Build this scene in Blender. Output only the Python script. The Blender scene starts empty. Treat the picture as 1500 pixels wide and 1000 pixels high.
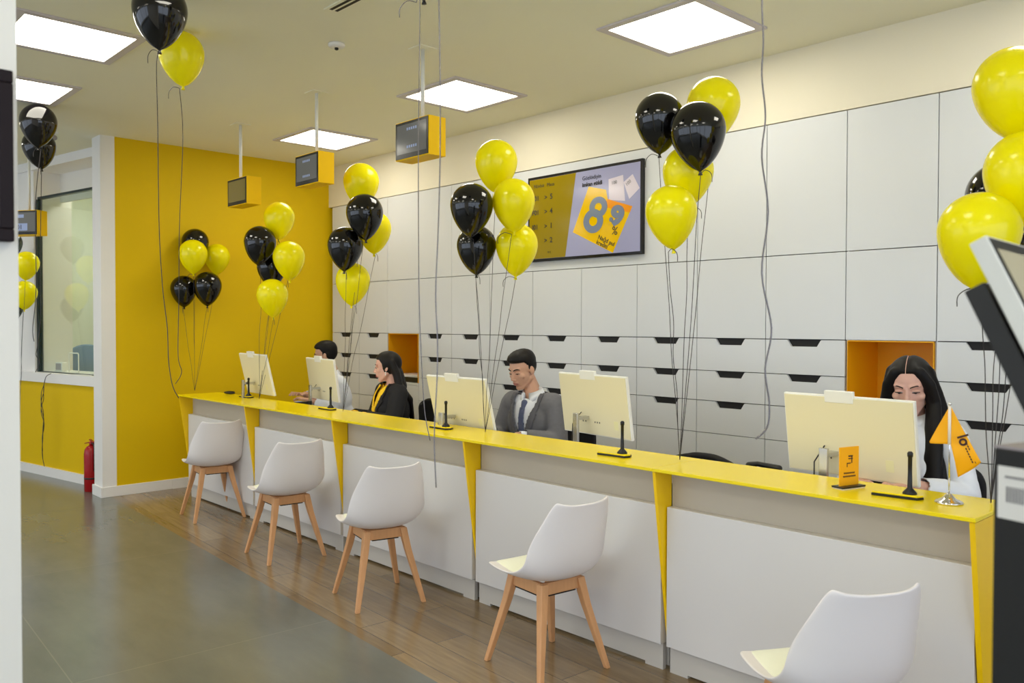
import bpy, bmesh, math, random
from mathutils import Vector, Matrix, Euler
random.seed(7)
PI = math.pi
scene = bpy.context.scene
COL = scene.collection

# ------------------------------------------------------------------ colours and materials
def lin(c):
    c /= 255.0
    return c/12.92 if c <= 0.04045 else ((c+0.055)/1.055)**2.4
def rgb(r, g, b):
    return (lin(r), lin(g), lin(b), 1.0)
def mat(name, col, rough=0.5, metal=0.0, spec=0.5, coat=0.0, noise=None, emit=None, trans=0.0, ior=1.45, bump=None):
    m = bpy.data.materials.new(name); m.use_nodes = True
    nt = m.node_tree; b = nt.nodes['Principled BSDF']
    b.inputs['Base Color'].default_value = col
    b.inputs['Roughness'].default_value = rough
    b.inputs['Metallic'].default_value = metal
    b.inputs['Specular IOR Level'].default_value = spec
    b.inputs['Coat Weight'].default_value = coat
    b.inputs['Coat Roughness'].default_value = 0.05
    b.inputs['Transmission Weight'].default_value = trans
    b.inputs['IOR'].default_value = ior
    tc = nt.nodes.new('ShaderNodeTexCoord')
    if noise:                                   # (scale, amount, stretch)
        sc, am, st = noise
        mp = nt.nodes.new('ShaderNodeMapping'); mp.inputs['Scale'].default_value = st
        nz = nt.nodes.new('ShaderNodeTexNoise'); nz.inputs['Scale'].default_value = sc; nz.inputs['Detail'].default_value = 4
        rp = nt.nodes.new('ShaderNodeMixRGB'); rp.blend_type = 'MIX'
        rp.inputs[1].default_value = tuple(min(1, c*(1-am)) for c in col[:3])+(1,)
        rp.inputs[2].default_value = tuple(min(1, c*(1+am)) for c in col[:3])+(1,)
        nt.links.new(tc.outputs['Object'], mp.inputs[0]); nt.links.new(mp.outputs[0], nz.inputs['Vector'])
        nt.links.new(nz.outputs['Fac'], rp.inputs[0]); nt.links.new(rp.outputs[0], b.inputs['Base Color'])
    if bump:
        n2 = nt.nodes.new('ShaderNodeTexNoise'); n2.inputs['Scale'].default_value = bump[0]
        bp = nt.nodes.new('ShaderNodeBump'); bp.inputs['Strength'].default_value = bump[1]; bp.inputs['Distance'].default_value = 0.002
        nt.links.new(tc.outputs['Object'], n2.inputs['Vector']); nt.links.new(n2.outputs['Fac'], bp.inputs['Height'])
        nt.links.new(bp.outputs[0], b.inputs['Normal'])
    if emit:
        b.inputs['Emission Color'].default_value = emit[0]; b.inputs['Emission Strength'].default_value = emit[1]
    return m
N1 = (1, 1, 1)
M = {}
M['wall'] = mat('wall_paint', rgb(232, 229, 222), 0.75, noise=(3, .015, N1), bump=(220, .1))
M['white_trim'] = mat('white_trim', rgb(236, 234, 232), 0.45, noise=(4, .01, N1))
M['ceiling'] = mat('ceiling_paint', rgb(242, 239, 216), 0.85, noise=(2, .015, N1))
M['cream'] = mat('cream_bulkhead', rgb(234, 226, 204), 0.7, noise=(2, .015, N1))
M['yellow_wall'] = mat('yellow_wall', rgb(224, 187, 0), 0.6, spec=.25, noise=(1.5, .02, N1), bump=(200, .12))
M['cab'] = mat('cabinet_laminate', rgb(217, 219, 221), 0.3, noise=(2, .012, N1))
M['black_gap'] = mat('dark_recess', rgb(22, 20, 20), 0.6, noise=(6, .1, N1))
M['niche'] = mat('niche_yellow', rgb(240, 172, 0), 0.5, noise=(2, .02, N1))
M['top_yellow'] = mat('worktop_yellow', rgb(246, 220, 0), 0.26, noise=(2, .02, N1))
M['fin_yellow'] = mat('fin_yellow', rgb(250, 205, 0), 0.35, noise=(2, .02, N1))
M['desk_white'] = mat('desk_white', rgb(215, 213, 213), 0.35, noise=(2, .012, N1))
M['greige'] = mat('desk_greige', rgb(192, 182, 166), 0.5, noise=(2, .02, N1))
M['plinth'] = mat('plinth_grey', rgb(196, 192, 186), 0.45, noise=(3, .02, N1))
M['shell'] = mat('chair_plastic', rgb(238, 233, 234), 0.4, noise=(3, .01, N1))
M['pad'] = mat('seat_pad_vinyl', rgb(244, 246, 226), 0.45, noise=(5, .01, N1))
M['beech'] = mat('beech_wood', rgb(214, 160, 112), 0.42, noise=(7, .14, (6, 6, .7)))
M['blk_metal'] = mat('black_metal', rgb(24, 24, 26), 0.4, metal=.4, noise=(5, .1, N1))
M['b_black'] = mat('balloon_black', rgb(7, 6, 7), 0.09, spec=.7, noise=(1.2, .1, N1))
M['b_yellow'] = mat('balloon_yellow', rgb(255, 243, 0), 0.2, spec=.5, noise=(1.2, .02, N1))
def translucent(m, col, f):
    nt = m.node_tree; b = nt.nodes['Principled BSDF']; o = nt.nodes['Material Output']
    t = nt.nodes.new('ShaderNodeBsdfTranslucent'); t.inputs[0].default_value = col; x = nt.nodes.new('ShaderNodeMixShader'); x.inputs[0].default_value = f
    nt.links.new(b.outputs[0], x.inputs[1]); nt.links.new(t.outputs[0], x.inputs[2]); nt.links.new(x.outputs[0], o.inputs[0])
translucent(M['b_yellow'], rgb(255, 240, 0), .18)
M['ribbon'] = mat('ribbon_dark', rgb(52, 48, 50), 0.3, metal=.3, noise=(9, .2, N1))
M['ribbon_silver'] = mat('ribbon_grey', rgb(118, 114, 118), 0.25, metal=.5, noise=(9, .25, N1))
M['screen_box'] = mat('screen_box_yellow', rgb(250, 200, 0), 0.5, spec=.2, noise=(3, .02, N1))
M['bezel'] = mat('black_bezel', rgb(14, 12, 14), 0.2, noise=(4, .1, N1))
M['pole'] = mat('white_pole', rgb(226, 226, 222), 0.35, noise=(4, .02, N1))
M['mon'] = mat('monitor_back', rgb(232, 224, 190), 0.42, noise=(3, .015, N1))  # cream tone has the warm bounce off the yellow worktop put into it
M['mon_edge'] = mat('monitor_edge', rgb(240, 240, 236), 0.35, noise=(3, .01, N1))
M['silver'] = mat('silver_metal', rgb(200, 200, 202), 0.25, metal=.9, noise=(6, .04, N1))
M['chrome'] = mat('chrome', rgb(225, 225, 228), 0.08, metal=1, noise=(6, .02, N1))
M['blk_plastic'] = mat('black_plastic', rgb(18, 18, 20), 0.35, noise=(5, .1, N1))
M['blk_soft'] = mat('black_mesh_fabric', rgb(26, 26, 30), 0.8, noise=(60, .2, N1))
M['flag'] = mat('flag_orange', rgb(252, 178, 0), 0.6, noise=(4, .03, N1))
M['flag_white'] = mat('flag_hem', rgb(244, 232, 214), 0.6, noise=(4, .02, N1))
M['ink'] = mat('print_dark', rgb(70, 40, 30), 0.6, noise=(4, .05, N1))
M['ink_black'] = mat('print_black', rgb(38, 34, 26), 0.5, noise=(4, .05, N1))
M['sticker'] = mat('sticker_paper', rgb(236, 230, 180), 0.6, noise=(4, .03, N1))
M['red'] = mat('extinguisher_red', rgb(160, 14, 22), 0.25, noise=(4, .05, N1))
M['skin_m'] = mat('skin_tan', rgb(206, 160, 136), 0.5, noise=(12, .05, N1))
M['skin_f'] = mat('skin_fair', rgb(226, 178, 160), 0.5, noise=(12, .04, N1))
M['lip_m'] = mat('lips_muted', rgb(176, 116, 108), 0.45, noise=(12, .05, N1))
M['lip_f'] = mat('lips_rose', rgb(196, 88, 92), 0.4, noise=(12, .05, N1))
for k in ('skin_m', 'skin_f'):
    q = M[k].node_tree.nodes['Principled BSDF']; q.inputs['Subsurface Weight'].default_value = .08; q.inputs['Subsurface Radius'].default_value = (.01, .004, .002)
M['hair'] = mat('hair_black', rgb(15, 11, 11), 0.5, spec=.3, noise=(40, .35, (1, 1, .12)))
M['suit'] = mat('suit_grey', rgb(112, 112, 118), 0.85, noise=(50, .12, N1))
M['lapel'] = mat('suit_lapel_grey', rgb(94, 94, 100), 0.85, noise=(50, .12, N1))
M['blazer'] = mat('blazer_black', rgb(24, 23, 27), 0.8, noise=(40, .15, N1))
M['shirt'] = mat('shirt_white', rgb(232, 236, 246), 0.75, noise=(14, .03, N1), bump=(20, .3))
M['tie'] = mat('tie_blue', rgb(84, 92, 122), 0.55, noise=(60, .25, N1))
M['scarf'] = mat('scarf_yellow', rgb(248, 200, 20), 0.6, noise=(14, .08, N1))
M['trousers'] = mat('trousers_black', rgb(22, 22, 26), 0.8, noise=(30, .1, N1))
M['eye_white'] = mat('eye_white', rgb(226, 220, 214), 0.25, noise=(9, .02, N1))
M['eye_dark'] = mat('eye_dark', rgb(30, 18, 14), 0.2, noise=(9, .1, N1))
M['pearl'] = mat('pearl', rgb(240, 236, 226), 0.2, noise=(9, .02, N1))
M['blue'] = mat('blue_vinyl', rgb(112, 146, 186), 0.6, noise=(6, .04, N1))
M['frame_dark'] = mat('picture_frame', rgb(28, 19, 23), 0.5, spec=.2, noise=(8, .15, (1, 1, .2)))
M['frame_mid'] = mat('picture_mat', rgb(150, 142, 146), 0.5, noise=(8, .05, N1))
M['dark_alu'] = mat('dark_window_bar', rgb(44, 58, 62), 0.35, metal=.5, noise=(8, .05, N1))
M['vault'] = mat('teller_room_wall', rgb(226, 233, 222), 0.75, noise=(2, .02, N1))
M['beige_screen'] = mat('kiosk_screen', rgb(176, 168, 140), 0.25, noise=(3, .03, N1))
M['kiosk_white'] = mat('kiosk_white', rgb(214, 214, 208), 0.4, noise=(3, .01, N1))
M['kiosk_black'] = mat('kiosk_black', rgb(24, 25, 27), 0.45, noise=(5, .08, N1))
M['label_white'] = mat('label_paper', rgb(220, 218, 214), 0.5, noise=(5, .02, N1))
M['grey_ink'] = mat('grey_print', rgb(120, 118, 120), 0.6, noise=(5, .05, N1))
M['light_on'] = mat('light_diffuser', rgb(255, 250, 240), 0.5, noise=(3, .005, N1), emit=((1, .95, .81, 1), 11))
M['light_frame'] = mat('light_frame', rgb(206, 198, 200), 0.5, noise=(3, .01, N1))
def screen_mat(name, col, e=.6):
    return mat(name, col, 0.12, noise=(3, .02, N1), emit=(col, e))
M['sc_dim'] = screen_mat('screen_dim', rgb(92, 92, 90), .25)
M['sc_olive'] = screen_mat('screen_olive', rgb(110, 96, 40), .2)
M['sc_blue'] = screen_mat('screen_blue_text', rgb(120, 132, 160), .5)
M['tv_lilac'] = screen_mat('tv_lilac', rgb(150, 150, 180), .16)
M['tv_yellow'] = screen_mat('tv_yellow', rgb(146, 124, 0), .04)
M['tv_card'] = screen_mat('tv_card_yellow', rgb(222, 178, 0), .12)
M['tv_orange'] = screen_mat('tv_card_orange', rgb(226, 140, 8), .12)
M['tv_steel'] = screen_mat('tv_steel_figures', rgb(112, 124, 146), .12)
M['tv_note'] = screen_mat('tv_banknote', rgb(206, 196, 206), .12)
M['tv_red'] = screen_mat('tv_red', rgb(190, 60, 60), .35)
# clear glass that lets light pass
g = bpy.data.materials.new('clear_glass'); g.use_nodes = True; nt = g.node_tree; nt.nodes.clear()
o_ = nt.nodes.new('ShaderNodeOutputMaterial'); mx = nt.nodes.new('ShaderNodeMixShader'); tr = nt.nodes.new('ShaderNodeBsdfTransparent')
gl = nt.nodes.new('ShaderNodeBsdfGlossy'); gl.inputs['Roughness'].default_value = .02; fr = nt.nodes.new('ShaderNodeLayerWeight'); fr.inputs[0].default_value = .5
pw = nt.nodes.new('ShaderNodeMath'); pw.operation = 'POWER'; pw.inputs[1].default_value = 4.0
ad = nt.nodes.new('ShaderNodeMath'); ad.operation = 'ADD'; ad.inputs[1].default_value = .03
tr.inputs[0].default_value = (.92, .98, .96, 1)
nt.links.new(fr.outputs['Facing'], pw.inputs[0]); nt.links.new(pw.outputs[0], ad.inputs[0]); nt.links.new(ad.outputs[0], mx.inputs[0]); nt.links.new(tr.outputs[0], mx.inputs[1])
nt.links.new(gl.outputs[0], mx.inputs[2]); nt.links.new(mx.outputs[0], o_.inputs[0]); M['glass'] = g

def floor_material():
    m = bpy.data.materials.new('floor_tiles_and_planks'); m.use_nodes = True
    nt = m.node_tree; b = nt.nodes['Principled BSDF']; L = nt.links.new
    tc = nt.nodes.new('ShaderNodeTexCoord'); mp = nt.nodes.new('ShaderNodeMapping')
    mp.inputs['Rotation'].default_value = (0, 0, 0.056)      # the paving runs three degrees off the desk
    L(tc.outputs['Object'], mp.inputs[0])
    # large grey tiles
    bt = nt.nodes.new('ShaderNodeTexBrick'); bt.offset = 0.0; bt.inputs['Scale'].default_value = 1.0
    bt.inputs['Brick Width'].default_value = 1.93; bt.inputs['Row Height'].default_value = 1.26
    bt.inputs['Mortar Size'].default_value = 0.0035; bt.inputs['Mortar Smooth'].default_value = .3
    bt.inputs['Color1'].default_value = rgb(110, 112, 106); bt.inputs['Color2'].default_value = rgb(105, 108, 103)
    bt.inputs['Mortar'].default_value = rgb(122, 122, 114)
    mo = nt.nodes.new('ShaderNodeMapping'); mo.inputs['Location'].default_value = (4.09, -0.89, 0)
    L(mp.outputs[0], mo.inputs[0]); L(mo.outputs[0], bt.inputs['Vector'])
    nz = nt.nodes.new('ShaderNodeTexNoise'); nz.inputs['Scale'].default_value = 1.7; nz.inputs['Detail'].default_value = 8; nz.inputs['Roughness'].default_value = .62
    ms = nt.nodes.new('ShaderNodeMapping'); ms.inputs['Scale'].default_value = (1, 2.6, 1); L(mp.outputs[0], ms.inputs[0]); L(ms.outputs[0], nz.inputs['Vector'])
    cr = nt.nodes.new('ShaderNodeValToRGB'); cr.color_ramp.elements[0].position = .3; cr.color_ramp.elements[1].position = .75
    cr.color_ramp.elements[0].color = (.86, .87, .88, 1); cr.color_ramp.elements[1].color = (1.1, 1.09, 1.07, 1); L(nz.outputs['Fac'], cr.inputs[0])
    mu = nt.nodes.new('ShaderNodeMixRGB'); mu.blend_type = 'MULTIPLY'; mu.inputs[0].default_value = 1; L(bt.outputs[0], mu.inputs[1]); L(cr.outputs[0], mu.inputs[2])
    # wood planks along the desk
    bw = nt.nodes.new('ShaderNodeTexBrick'); bw.offset = .37; bw.inputs['Scale'].default_value = 1.0
    bw.inputs['Brick Width'].default_value = 1.15; bw.inputs['Row Height'].default_value = .185
    bw.inputs['Mortar Size'].default_value = 0.0022; bw.inputs['Color1'].default_value = rgb(150, 129, 98); bw.inputs['Color2'].default_value = rgb(124, 104, 76)
    bw.inputs['Mortar'].default_value = rgb(82, 70, 56); L(mp.outputs[0], bw.inputs['Vector'])
    nw = nt.nodes.new('ShaderNodeTexNoise'); nw.inputs['Scale'].default_value = 3.0; nw.inputs['Detail'].default_value = 7; nw.inputs['Distortion'].default_value = .6
    mw = nt.nodes.new('ShaderNodeMapping'); mw.inputs['Scale'].default_value = (1, 11, 1); L(mp.outputs[0], mw.inputs[0]); L(mw.outputs[0], nw.inputs['Vector'])
    cw = nt.nodes.new('ShaderNodeValToRGB'); cw.color_ramp.elements[0].position = .3; cw.color_ramp.elements[1].position = .7
    cw.color_ramp.elements[0].color = (.8, .78, .76, 1); cw.color_ramp.elements[1].color = (1.12, 1.11, 1.1, 1); L(nw.outputs['Fac'], cw.inputs[0])
    mv = nt.nodes.new('ShaderNodeMixRGB'); mv.blend_type = 'MULTIPLY'; mv.inputs[0].default_value = 1; L(bw.outputs[0], mv.inputs[1]); L(cw.outputs[0], mv.inputs[2])
    sx = nt.nodes.new('ShaderNodeSeparateXYZ'); L(mp.outputs[0], sx.inputs[0])
    gt = nt.nodes.new('ShaderNodeMath'); gt.operation = 'GREATER_THAN'; gt.inputs[1].default_value = 2.145; L(sx.outputs['Y'], gt.inputs[0])
    # pale strip at the border
    mi = nt.nodes.new('ShaderNodeMixRGB'); L(gt.outputs[0], mi.inputs[0]); L(mu.outputs[0], mi.inputs[1]); L(mv.outputs[0], mi.inputs[2])
    L(mi.outputs[0], b.inputs['Base Color'])
    rr = nt.nodes.new('ShaderNodeMapRange'); rr.inputs['To Min'].default_value = .16; rr.inputs['To Max'].default_value = .27; L(nz.outputs['Fac'], rr.inputs[0]); L(rr.outputs[0], b.inputs['Roughness'])
    b.inputs['Specular IOR Level'].default_value = .7
    bp = nt.nodes.new('ShaderNodeBump'); bp.inputs['Strength'].default_value = .15; bp.inputs['Distance'].default_value = .001
    L(nw.outputs['Fac'], bp.inputs['Height']); L(bp.outputs[0], b.inputs['Normal'])
    return m
M['floor'] = floor_material()

# ------------------------------------------------------------------ mesh helpers
class MB:
    def __init__(s): s.v = []; s.f = []; s.mi = []; s.sm = []
    def add(s, vs, fs, mi=0, smooth=False, mtx=None):
        n = len(s.v)
        for p in vs:
            p = Vector(p)
            s.v.append(mtx @ p if mtx is not None else p)
        for f in fs:
            s.f.append(tuple(n+i for i in f)); s.mi.append(mi); s.sm.append(smooth)
        return s
    def box(s, x0, x1, y0, y1, z0, z1, mi=0, mtx=None):
        v = [(x0, y0, z0), (x1, y0, z0), (x1, y1, z0), (x0, y1, z0), (x0, y0, z1), (x1, y0, z1), (x1, y1, z1), (x0, y1, z1)]
        return s.add(v, [(0, 3, 2, 1), (4, 5, 6, 7), (0, 1, 5, 4), (1, 2, 6, 5), (2, 3, 7, 6), (3, 0, 4, 7)], mi, False, mtx)
    def prism(s, pts, axis, a, b, mi=0, mtx=None, smooth=False):
        # pts: polygon in the two remaining axes, extruded along axis from a to b
        def mk(p, t):
            return {'x': (t, p[0], p[1]), 'y': (p[0], t, p[1]), 'z': (p[0], p[1], t)}[axis]
        n = len(pts); v = [mk(p, a) for p in pts]+[mk(p, b) for p in pts]
        f = [tuple(range(n))[::-1], tuple(range(n, 2*n))]
        s.add(v, f, mi, False, mtx)
        k = len(s.v)-2*n
        for i in range(n):
            s.f.append((k+i, k+(i+1) % n, k+n+(i+1) % n, k+n+i)); s.mi.append(mi); s.sm.append(smooth)
        return s
    def tube(s, path, r, seg=8, mi=0, mtx=None, caps=True):
        P = [Vector(p) for p in path]; n = len(P)
        rs = r if isinstance(r, (list, tuple)) else [r]*n
        vs = []; up = None
        for i in range(n):
            t = (P[min(i+1, n-1)]-P[max(i-1, 0)]).normalized()
            if up is None:
                up = Vector((0, 0, 1)) if abs(t.z) < .9 else Vector((1, 0, 0))
            a = t.cross(up)
            if a.length < 1e-5: a = t.cross(Vector((0, 1, .3)))
            a.normalize(); b = a.cross(t).normalized(); up = b
            for k in range(seg):
                th = 2*PI*k/seg; vs.append(P[i]+(a*math.cos(th)+b*math.sin(th))*rs[i])
        fs = []
        for i in range(n-1):
            for k in range(seg):
                fs.append((i*seg+k, i*seg+(k+1) % seg, (i+1)*seg+(k+1) % seg, (i+1)*seg+k))
        s.add(vs, fs, mi, True, mtx)
        if caps:
            k = len(s.v)-n*seg
            s.f += [tuple(k+i for i in range(seg))[::-1], tuple(k+(n-1)*seg+i for i in range(seg))]; s.mi += [mi]*2; s.sm += [False]*2
        return s
    def lathe(s, prof, seg=24, mi=0, mtx=None, smooth=True):
        vs = []; fs = []; n = len(prof)
        for r, z in prof:
            for k in range(seg):
                th = 2*PI*k/seg; vs.append((r*math.cos(th), r*math.sin(th), z))
        for i in range(n-1):
            for k in range(seg):
                fs.append((i*seg+k, i*seg+(k+1) % seg, (i+1)*seg+(k+1) % seg, (i+1)*seg+k))
        fs.append(tuple(range(seg))[::-1]); fs.append(tuple((n-1)*seg+i for i in range(seg)))
        return s.add(vs, fs, mi, smooth, mtx)
    def ell(s, c, r, mi=0, mtx=None, rot=None, nu=22, nv=14):
        R = rot.to_matrix() if rot is not None else Matrix.Identity(3); c = Vector(c)
        vs = [c+R @ Vector((0, 0, -r[2]))]
        for j in range(1, nv):
            ph = -PI/2+PI*j/nv
            for k in range(nu):
                th = 2*PI*k/nu
                vs.append(c+R @ Vector((r[0]*math.cos(ph)*math.cos(th), r[1]*math.cos(ph)*math.sin(th), r[2]*math.sin(ph))))
        vs.append(c+R @ Vector((0, 0, r[2])))
        fs = []
        for k in range(nu): fs.append((0, 1+(k+1) % nu, 1+k))
        for j in range(nv-2):
            for k in range(nu):
                a = 1+j*nu; fs.append((a+k, a+(k+1) % nu, a+nu+(k+1) % nu, a+nu+k))
        a = 1+(nv-2)*nu; t = len(vs)-1
        for k in range(nu): fs.append((a+k, a+(k+1) % nu, t))
        return s.add(vs, fs, mi, True, mtx)
    def cap(s, p0, r0, p1, r1, mi=0, mtx=None, seg=16, flat=None):
        """tapered capsule; flat=(axis vector, factor) squashes it across that axis"""
        p0 = Vector(p0); p1 = Vector(p1); t = (p1-p0); Ln = t.length; t.normalize()
        a = t.cross(Vector((0, 0, 1)));
        if a.length < .05: a = t.cross(Vector((0, 1, 0)))
        a.normalize(); b = a.cross(t)
        rings = []
        for i in range(6): ph = -PI/2+(i+.4)/6*PI/2; rings.append((r0*math.sin(ph), r0*math.cos(ph)))
        for i in range(5): q = i/4; rings.append((Ln*q, r0+(r1-r0)*q))
        for i in range(6): ph = (i+.6)/6*PI/2; rings.append((Ln+r1*math.sin(ph), r1*math.cos(ph)))
        vs = []
        for h, r in rings:
            for k in range(seg):
                th = 2*PI*k/seg; d = a*math.cos(th)+b*math.sin(th)
                if flat:
                    fa = Vector(flat[0]).normalized(); d = d-fa*(d.dot(fa))*(1-flat[1])
                vs.append(p0+t*h+d*r)
        n = len(rings); fs = []
        for i in range(n-1):
            for k in range(seg): fs.append((i*seg+k, i*seg+(k+1) % seg, (i+1)*seg+(k+1) % seg, (i+1)*seg+k))
        fs.append(tuple(range(seg))[::-1]); fs.append(tuple((n-1)*seg+i for i in range(seg)))
        return s.add(vs, fs, mi, True, mtx)
    def mesh(s, name, mats):
        me = bpy.data.meshes.new(name); me.from_pydata([tuple(p) for p in s.v], [], s.f)
        for m in mats: me.materials.append(m)
        me.polygons.foreach_set('material_index', s.mi); me.polygons.foreach_set('use_smooth', s.sm)
        bm = bmesh.new(); bm.from_mesh(me); bmesh.ops.recalc_face_normals(bm, faces=bm.faces); bm.to_mesh(me); bm.free()
        me.update(); return me

def props(o, label=None, cat=None, group=None, kind=None):
    if label: o['label'] = label
    if cat: o['category'] = cat
    if group: o['group'] = group
    if kind: o['kind'] = kind
    return o
def link(name, me, parent=None, loc=(0, 0, 0), rz=0.0, bevel=0, **kw):
    o = bpy.data.objects.new(name, me); COL.objects.link(o); o.location = loc; o.rotation_euler = (0, 0, rz)
    if parent is not None: o.parent = parent
    if bevel:
        b = o.modifiers.new('bevel', 'BEVEL'); b.width = bevel; b.segments = 2; b.limit_method = 'ANGLE'
    return props(o, **kw)
def mk(name, mb, mats, parent=None, **kw):
    if not isinstance(mats, (list, tuple)): mats = [mats]
    return link(name, mb.mesh(name, mats), parent, **kw)
def thing(name, label, cat, loc=(0, 0, 0), rz=0.0, group=None):
    o = bpy.data.objects.new(name, None); COL.objects.link(o); o.location = loc; o.rotation_euler = (0, 0, rz)
    o.empty_display_size = .1
    return props(o, label, cat, group)
def dup(o, parent=None):
    c = o.copy(); COL.objects.link(c)
    if parent is not None: c.parent = parent
    for ch in list(o.children): dup(ch, c)
    return c
def struct(name, mb, mats, **kw):
    return mk(name, mb, mats, kind='structure', **kw)
def text_obj(name, s, size, mtx, m, parent, extr=0.0006, bold=0.0, align='LEFT'):
    cu = bpy.data.curves.new(name, 'FONT'); cu.body = s; cu.size = size; cu.extrude = extr; cu.align_x = align; cu.offset = bold
    t = bpy.data.objects.new('tmp_text', cu); COL.objects.link(t)
    bpy.context.view_layer.update()
    me = bpy.data.meshes.new_from_object(t.evaluated_get(bpy.context.evaluated_depsgraph_get()))
    bpy.data.objects.remove(t); bpy.data.curves.remove(cu)
    me.transform(mtx); me.materials.clear(); me.materials.append(m)
    return link(name, me, parent)

# ------------------------------------------------------------------ the room
YB = 4.92; ZC = 3.33; XY = -8.19
mb = MB(); mb.box(-13, 3, -5.5, 6, -.1, 0); struct('floor', mb, M['floor'])
LD = Vector((.983, .183, 0)).normalized()            # run of the teller wall on the left
LP = Vector((-9.094, 2.608, 0)); LR = math.atan2(LD.y, LD.x)
def lw(t): return LP+LD*t

# light panels: (x0, y0) corners on the ceiling
PW = .6
panels = [(-3.2, 3.78, 'square ceiling light panel nearest the camera, above the wall screen and right balloons'),
          (-5.2, 3.78, 'square ceiling light panel in line behind the largest hanging yellow screen pole'),
          (-7.25, 3.83, 'small looking square ceiling light panel above the middle hanging screen'),
          (-5.27, 1.245, 'large ceiling light panel at upper left beside the black balloon'),
          (-7.3, 1.3, 'ceiling light panel above the pair of black balloons by the pillar')]
hidden_panels = [(-1.15, 3.78), (-3.2, 1.245), (-1.15, 1.245), (-5.2, -1.3), (-3.2, -1.3), (-1.15, -1.3), (-7.3, -1.3), (.9, 1.245), (.9, 3.78), (-3.2, -3.6), (-6, -3.6), (-.3, -3.6)]
# ceiling as one slab with square openings would hide the recess: a slab plus shallow frames below it
mb = MB(); mb.box(-13, 3, -5.5, 6, ZC, ZC+.1); struct('ceiling', mb, M['ceiling'])
def light(x, y, label=None):
    t = thing('ceiling_light', label or 'added unseen square ceiling light panel over the customer area', 'ceiling light', (x, y, ZC), group='square ceiling light panels')
    fr_ = MB(); w = .05; h = PW/2
    for a in ((-h-w, h+w, -h-w, -h), (-h-w, h+w, h, h+w), (-h-w, -h, -h, h), (h, h+w, -h, h)):
        fr_.box(a[0], a[1], a[2], a[3], -.012, -.0005)
    mk('light_frame', fr_, M['light_frame'], t)
    d = MB(); d.box(-h+.001, h-.001, -h+.001, h-.001, -.007, -.0008); mk('diffuser', d, M['light_on'], t)
    return t
panel_c = [(-2.906, 4.087), (-4.895, 4.084), (-6.93, 4.124), (-5.57, 1.545), (-7.0, 1.59)]
for (x, y), p in zip(panel_c, panels): light(x, y, p[2])
for x, y in [(-.9, 4.087), (-3.55, 1.545), (-1.5, 1.545), (.5, 1.545), (-5.57, -1.0), (-3.55, -1.0), (-1.5, -1.0), (.5, -1), (-7.6, -1.0), (-3.55, -3.5), (-1.5, -3.5), (-5.57, -3.5), (-9.3, 1.0), (-9.6, -1)]: light(x, y)  # unseen panels added so the balloons have more lights to reflect

# walls
mb = MB(); mb.box(-8.45, 3.2, YB+.62, YB+.75, 0, ZC); struct('wall_back', mb, M['wall'])
mb = MB(); mb.box(XY, 3, YB-.002, YB+.62, 2.893, ZC); struct('trim_1', mb, M['cream'])
mb = MB(); mb.box(XY-.19, XY, 2.56, YB+.62, 0, ZC); struct('wall_yellow', mb, M['yellow_wall'])
mb = MB(); mb.box(XY-.225, XY+.004, 2.535, 2.66, 0, ZC); struct('trim_2', mb, M['white_trim'])
mb = MB(); mb.box(3, 3.1, -5.5, 6, 0, .35); mb.box(3, 3.1, -5.5, 6, 3.0, ZC); mb.box(3, 3.1, 3.4, 6, .35, 3.0)
for y in (-5.5, -2.5, .5): mb.box(3, 3.1, y, y+.12, .35, 3.0)
struct('wall_right', mb, M['wall'])
mb = MB(); mb.box(-13.1, -13, -5.5, 6, 0, ZC); struct('wall_left', mb, M['wall'])
# front of the hall: a glazed shop front behind the camera
mb = MB(); mb.box(-13, 3, -5.6, -5.5, 0, .35); mb.box(-13, 3, -5.6, -5.5, 3.0, ZC)
for x in (-13, -9.8, -6.6, -3.4, -.2, 2.9): mb.box(x, x+.12, -5.6, -5.5, .35, 3.0)
struct('wall_front', mb, M['white_trim'])
mb = MB()
mb.box(XY, XY+.016, 2.54, 3.17, 0, .095); struct('baseboard_yellow', mb, M['white_trim'], bevel=.003)
mb = MB(); mb.box(XY, XY+.016, 3.17, 4.9, 0, .095); struct('baseboard_staff', mb, M['white_trim'])
mb = MB(); mb.box(XY-.24, XY+.016, 2.518, 2.54, 0, .095); mb.box(XY-.24, XY-.225, 2.54, 2.74, 0, .095); struct('baseboard_pillar', mb, M['white_trim'], bevel=.003)

# teller wall on the left with a wide window
def lbox(mb, t0, t1, n0, n1, z0, z1, mi=0):
    N = Vector((-LD.y, LD.x, 0))
    p = [lw(t0)+N*n0, lw(t1)+N*n0, lw(t1)+N*n1, lw(t0)+N*n1]
    vs = [(q.x, q.y, z0) for q in p]+[(q.x, q.y, z1) for q in p]
    mb.add(vs, [(0, 3, 2, 1), (4, 5, 6, 7), (0, 1, 5, 4), (1, 2, 6, 5), (2, 3, 7, 6), (3, 0, 4, 7)], mi)
mb = MB(); lbox(mb, -3.6, .72, 0, .1, 0, .99); struct('wall_teller', mb, M['yellow_wall'])
mb = MB(); lbox(mb, -3.6, .70, -.018, 0, 0, .095); struct('baseboard_teller', mb, M['white_trim'])
mb = MB(); lbox(mb, -3.6, .72, -.03, .42, .987, 1.085); struct('trim_3', mb, M['white_trim'])
mb = MB(); lbox(mb, -3.6, .72, 0, .42, 3.24, ZC); struct('trim_4', mb, M['white_trim'])
mb = MB(); lbox(mb, -3.6, -.99, .02, .42, 1.085, 3.24); struct('wall_window_pier', mb, M['white_trim'])
mb = MB(); lbox(mb, -.99, .72, .3, .33, 2.93, 3.24); struct('trim_5', mb, M['wall'])
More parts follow.
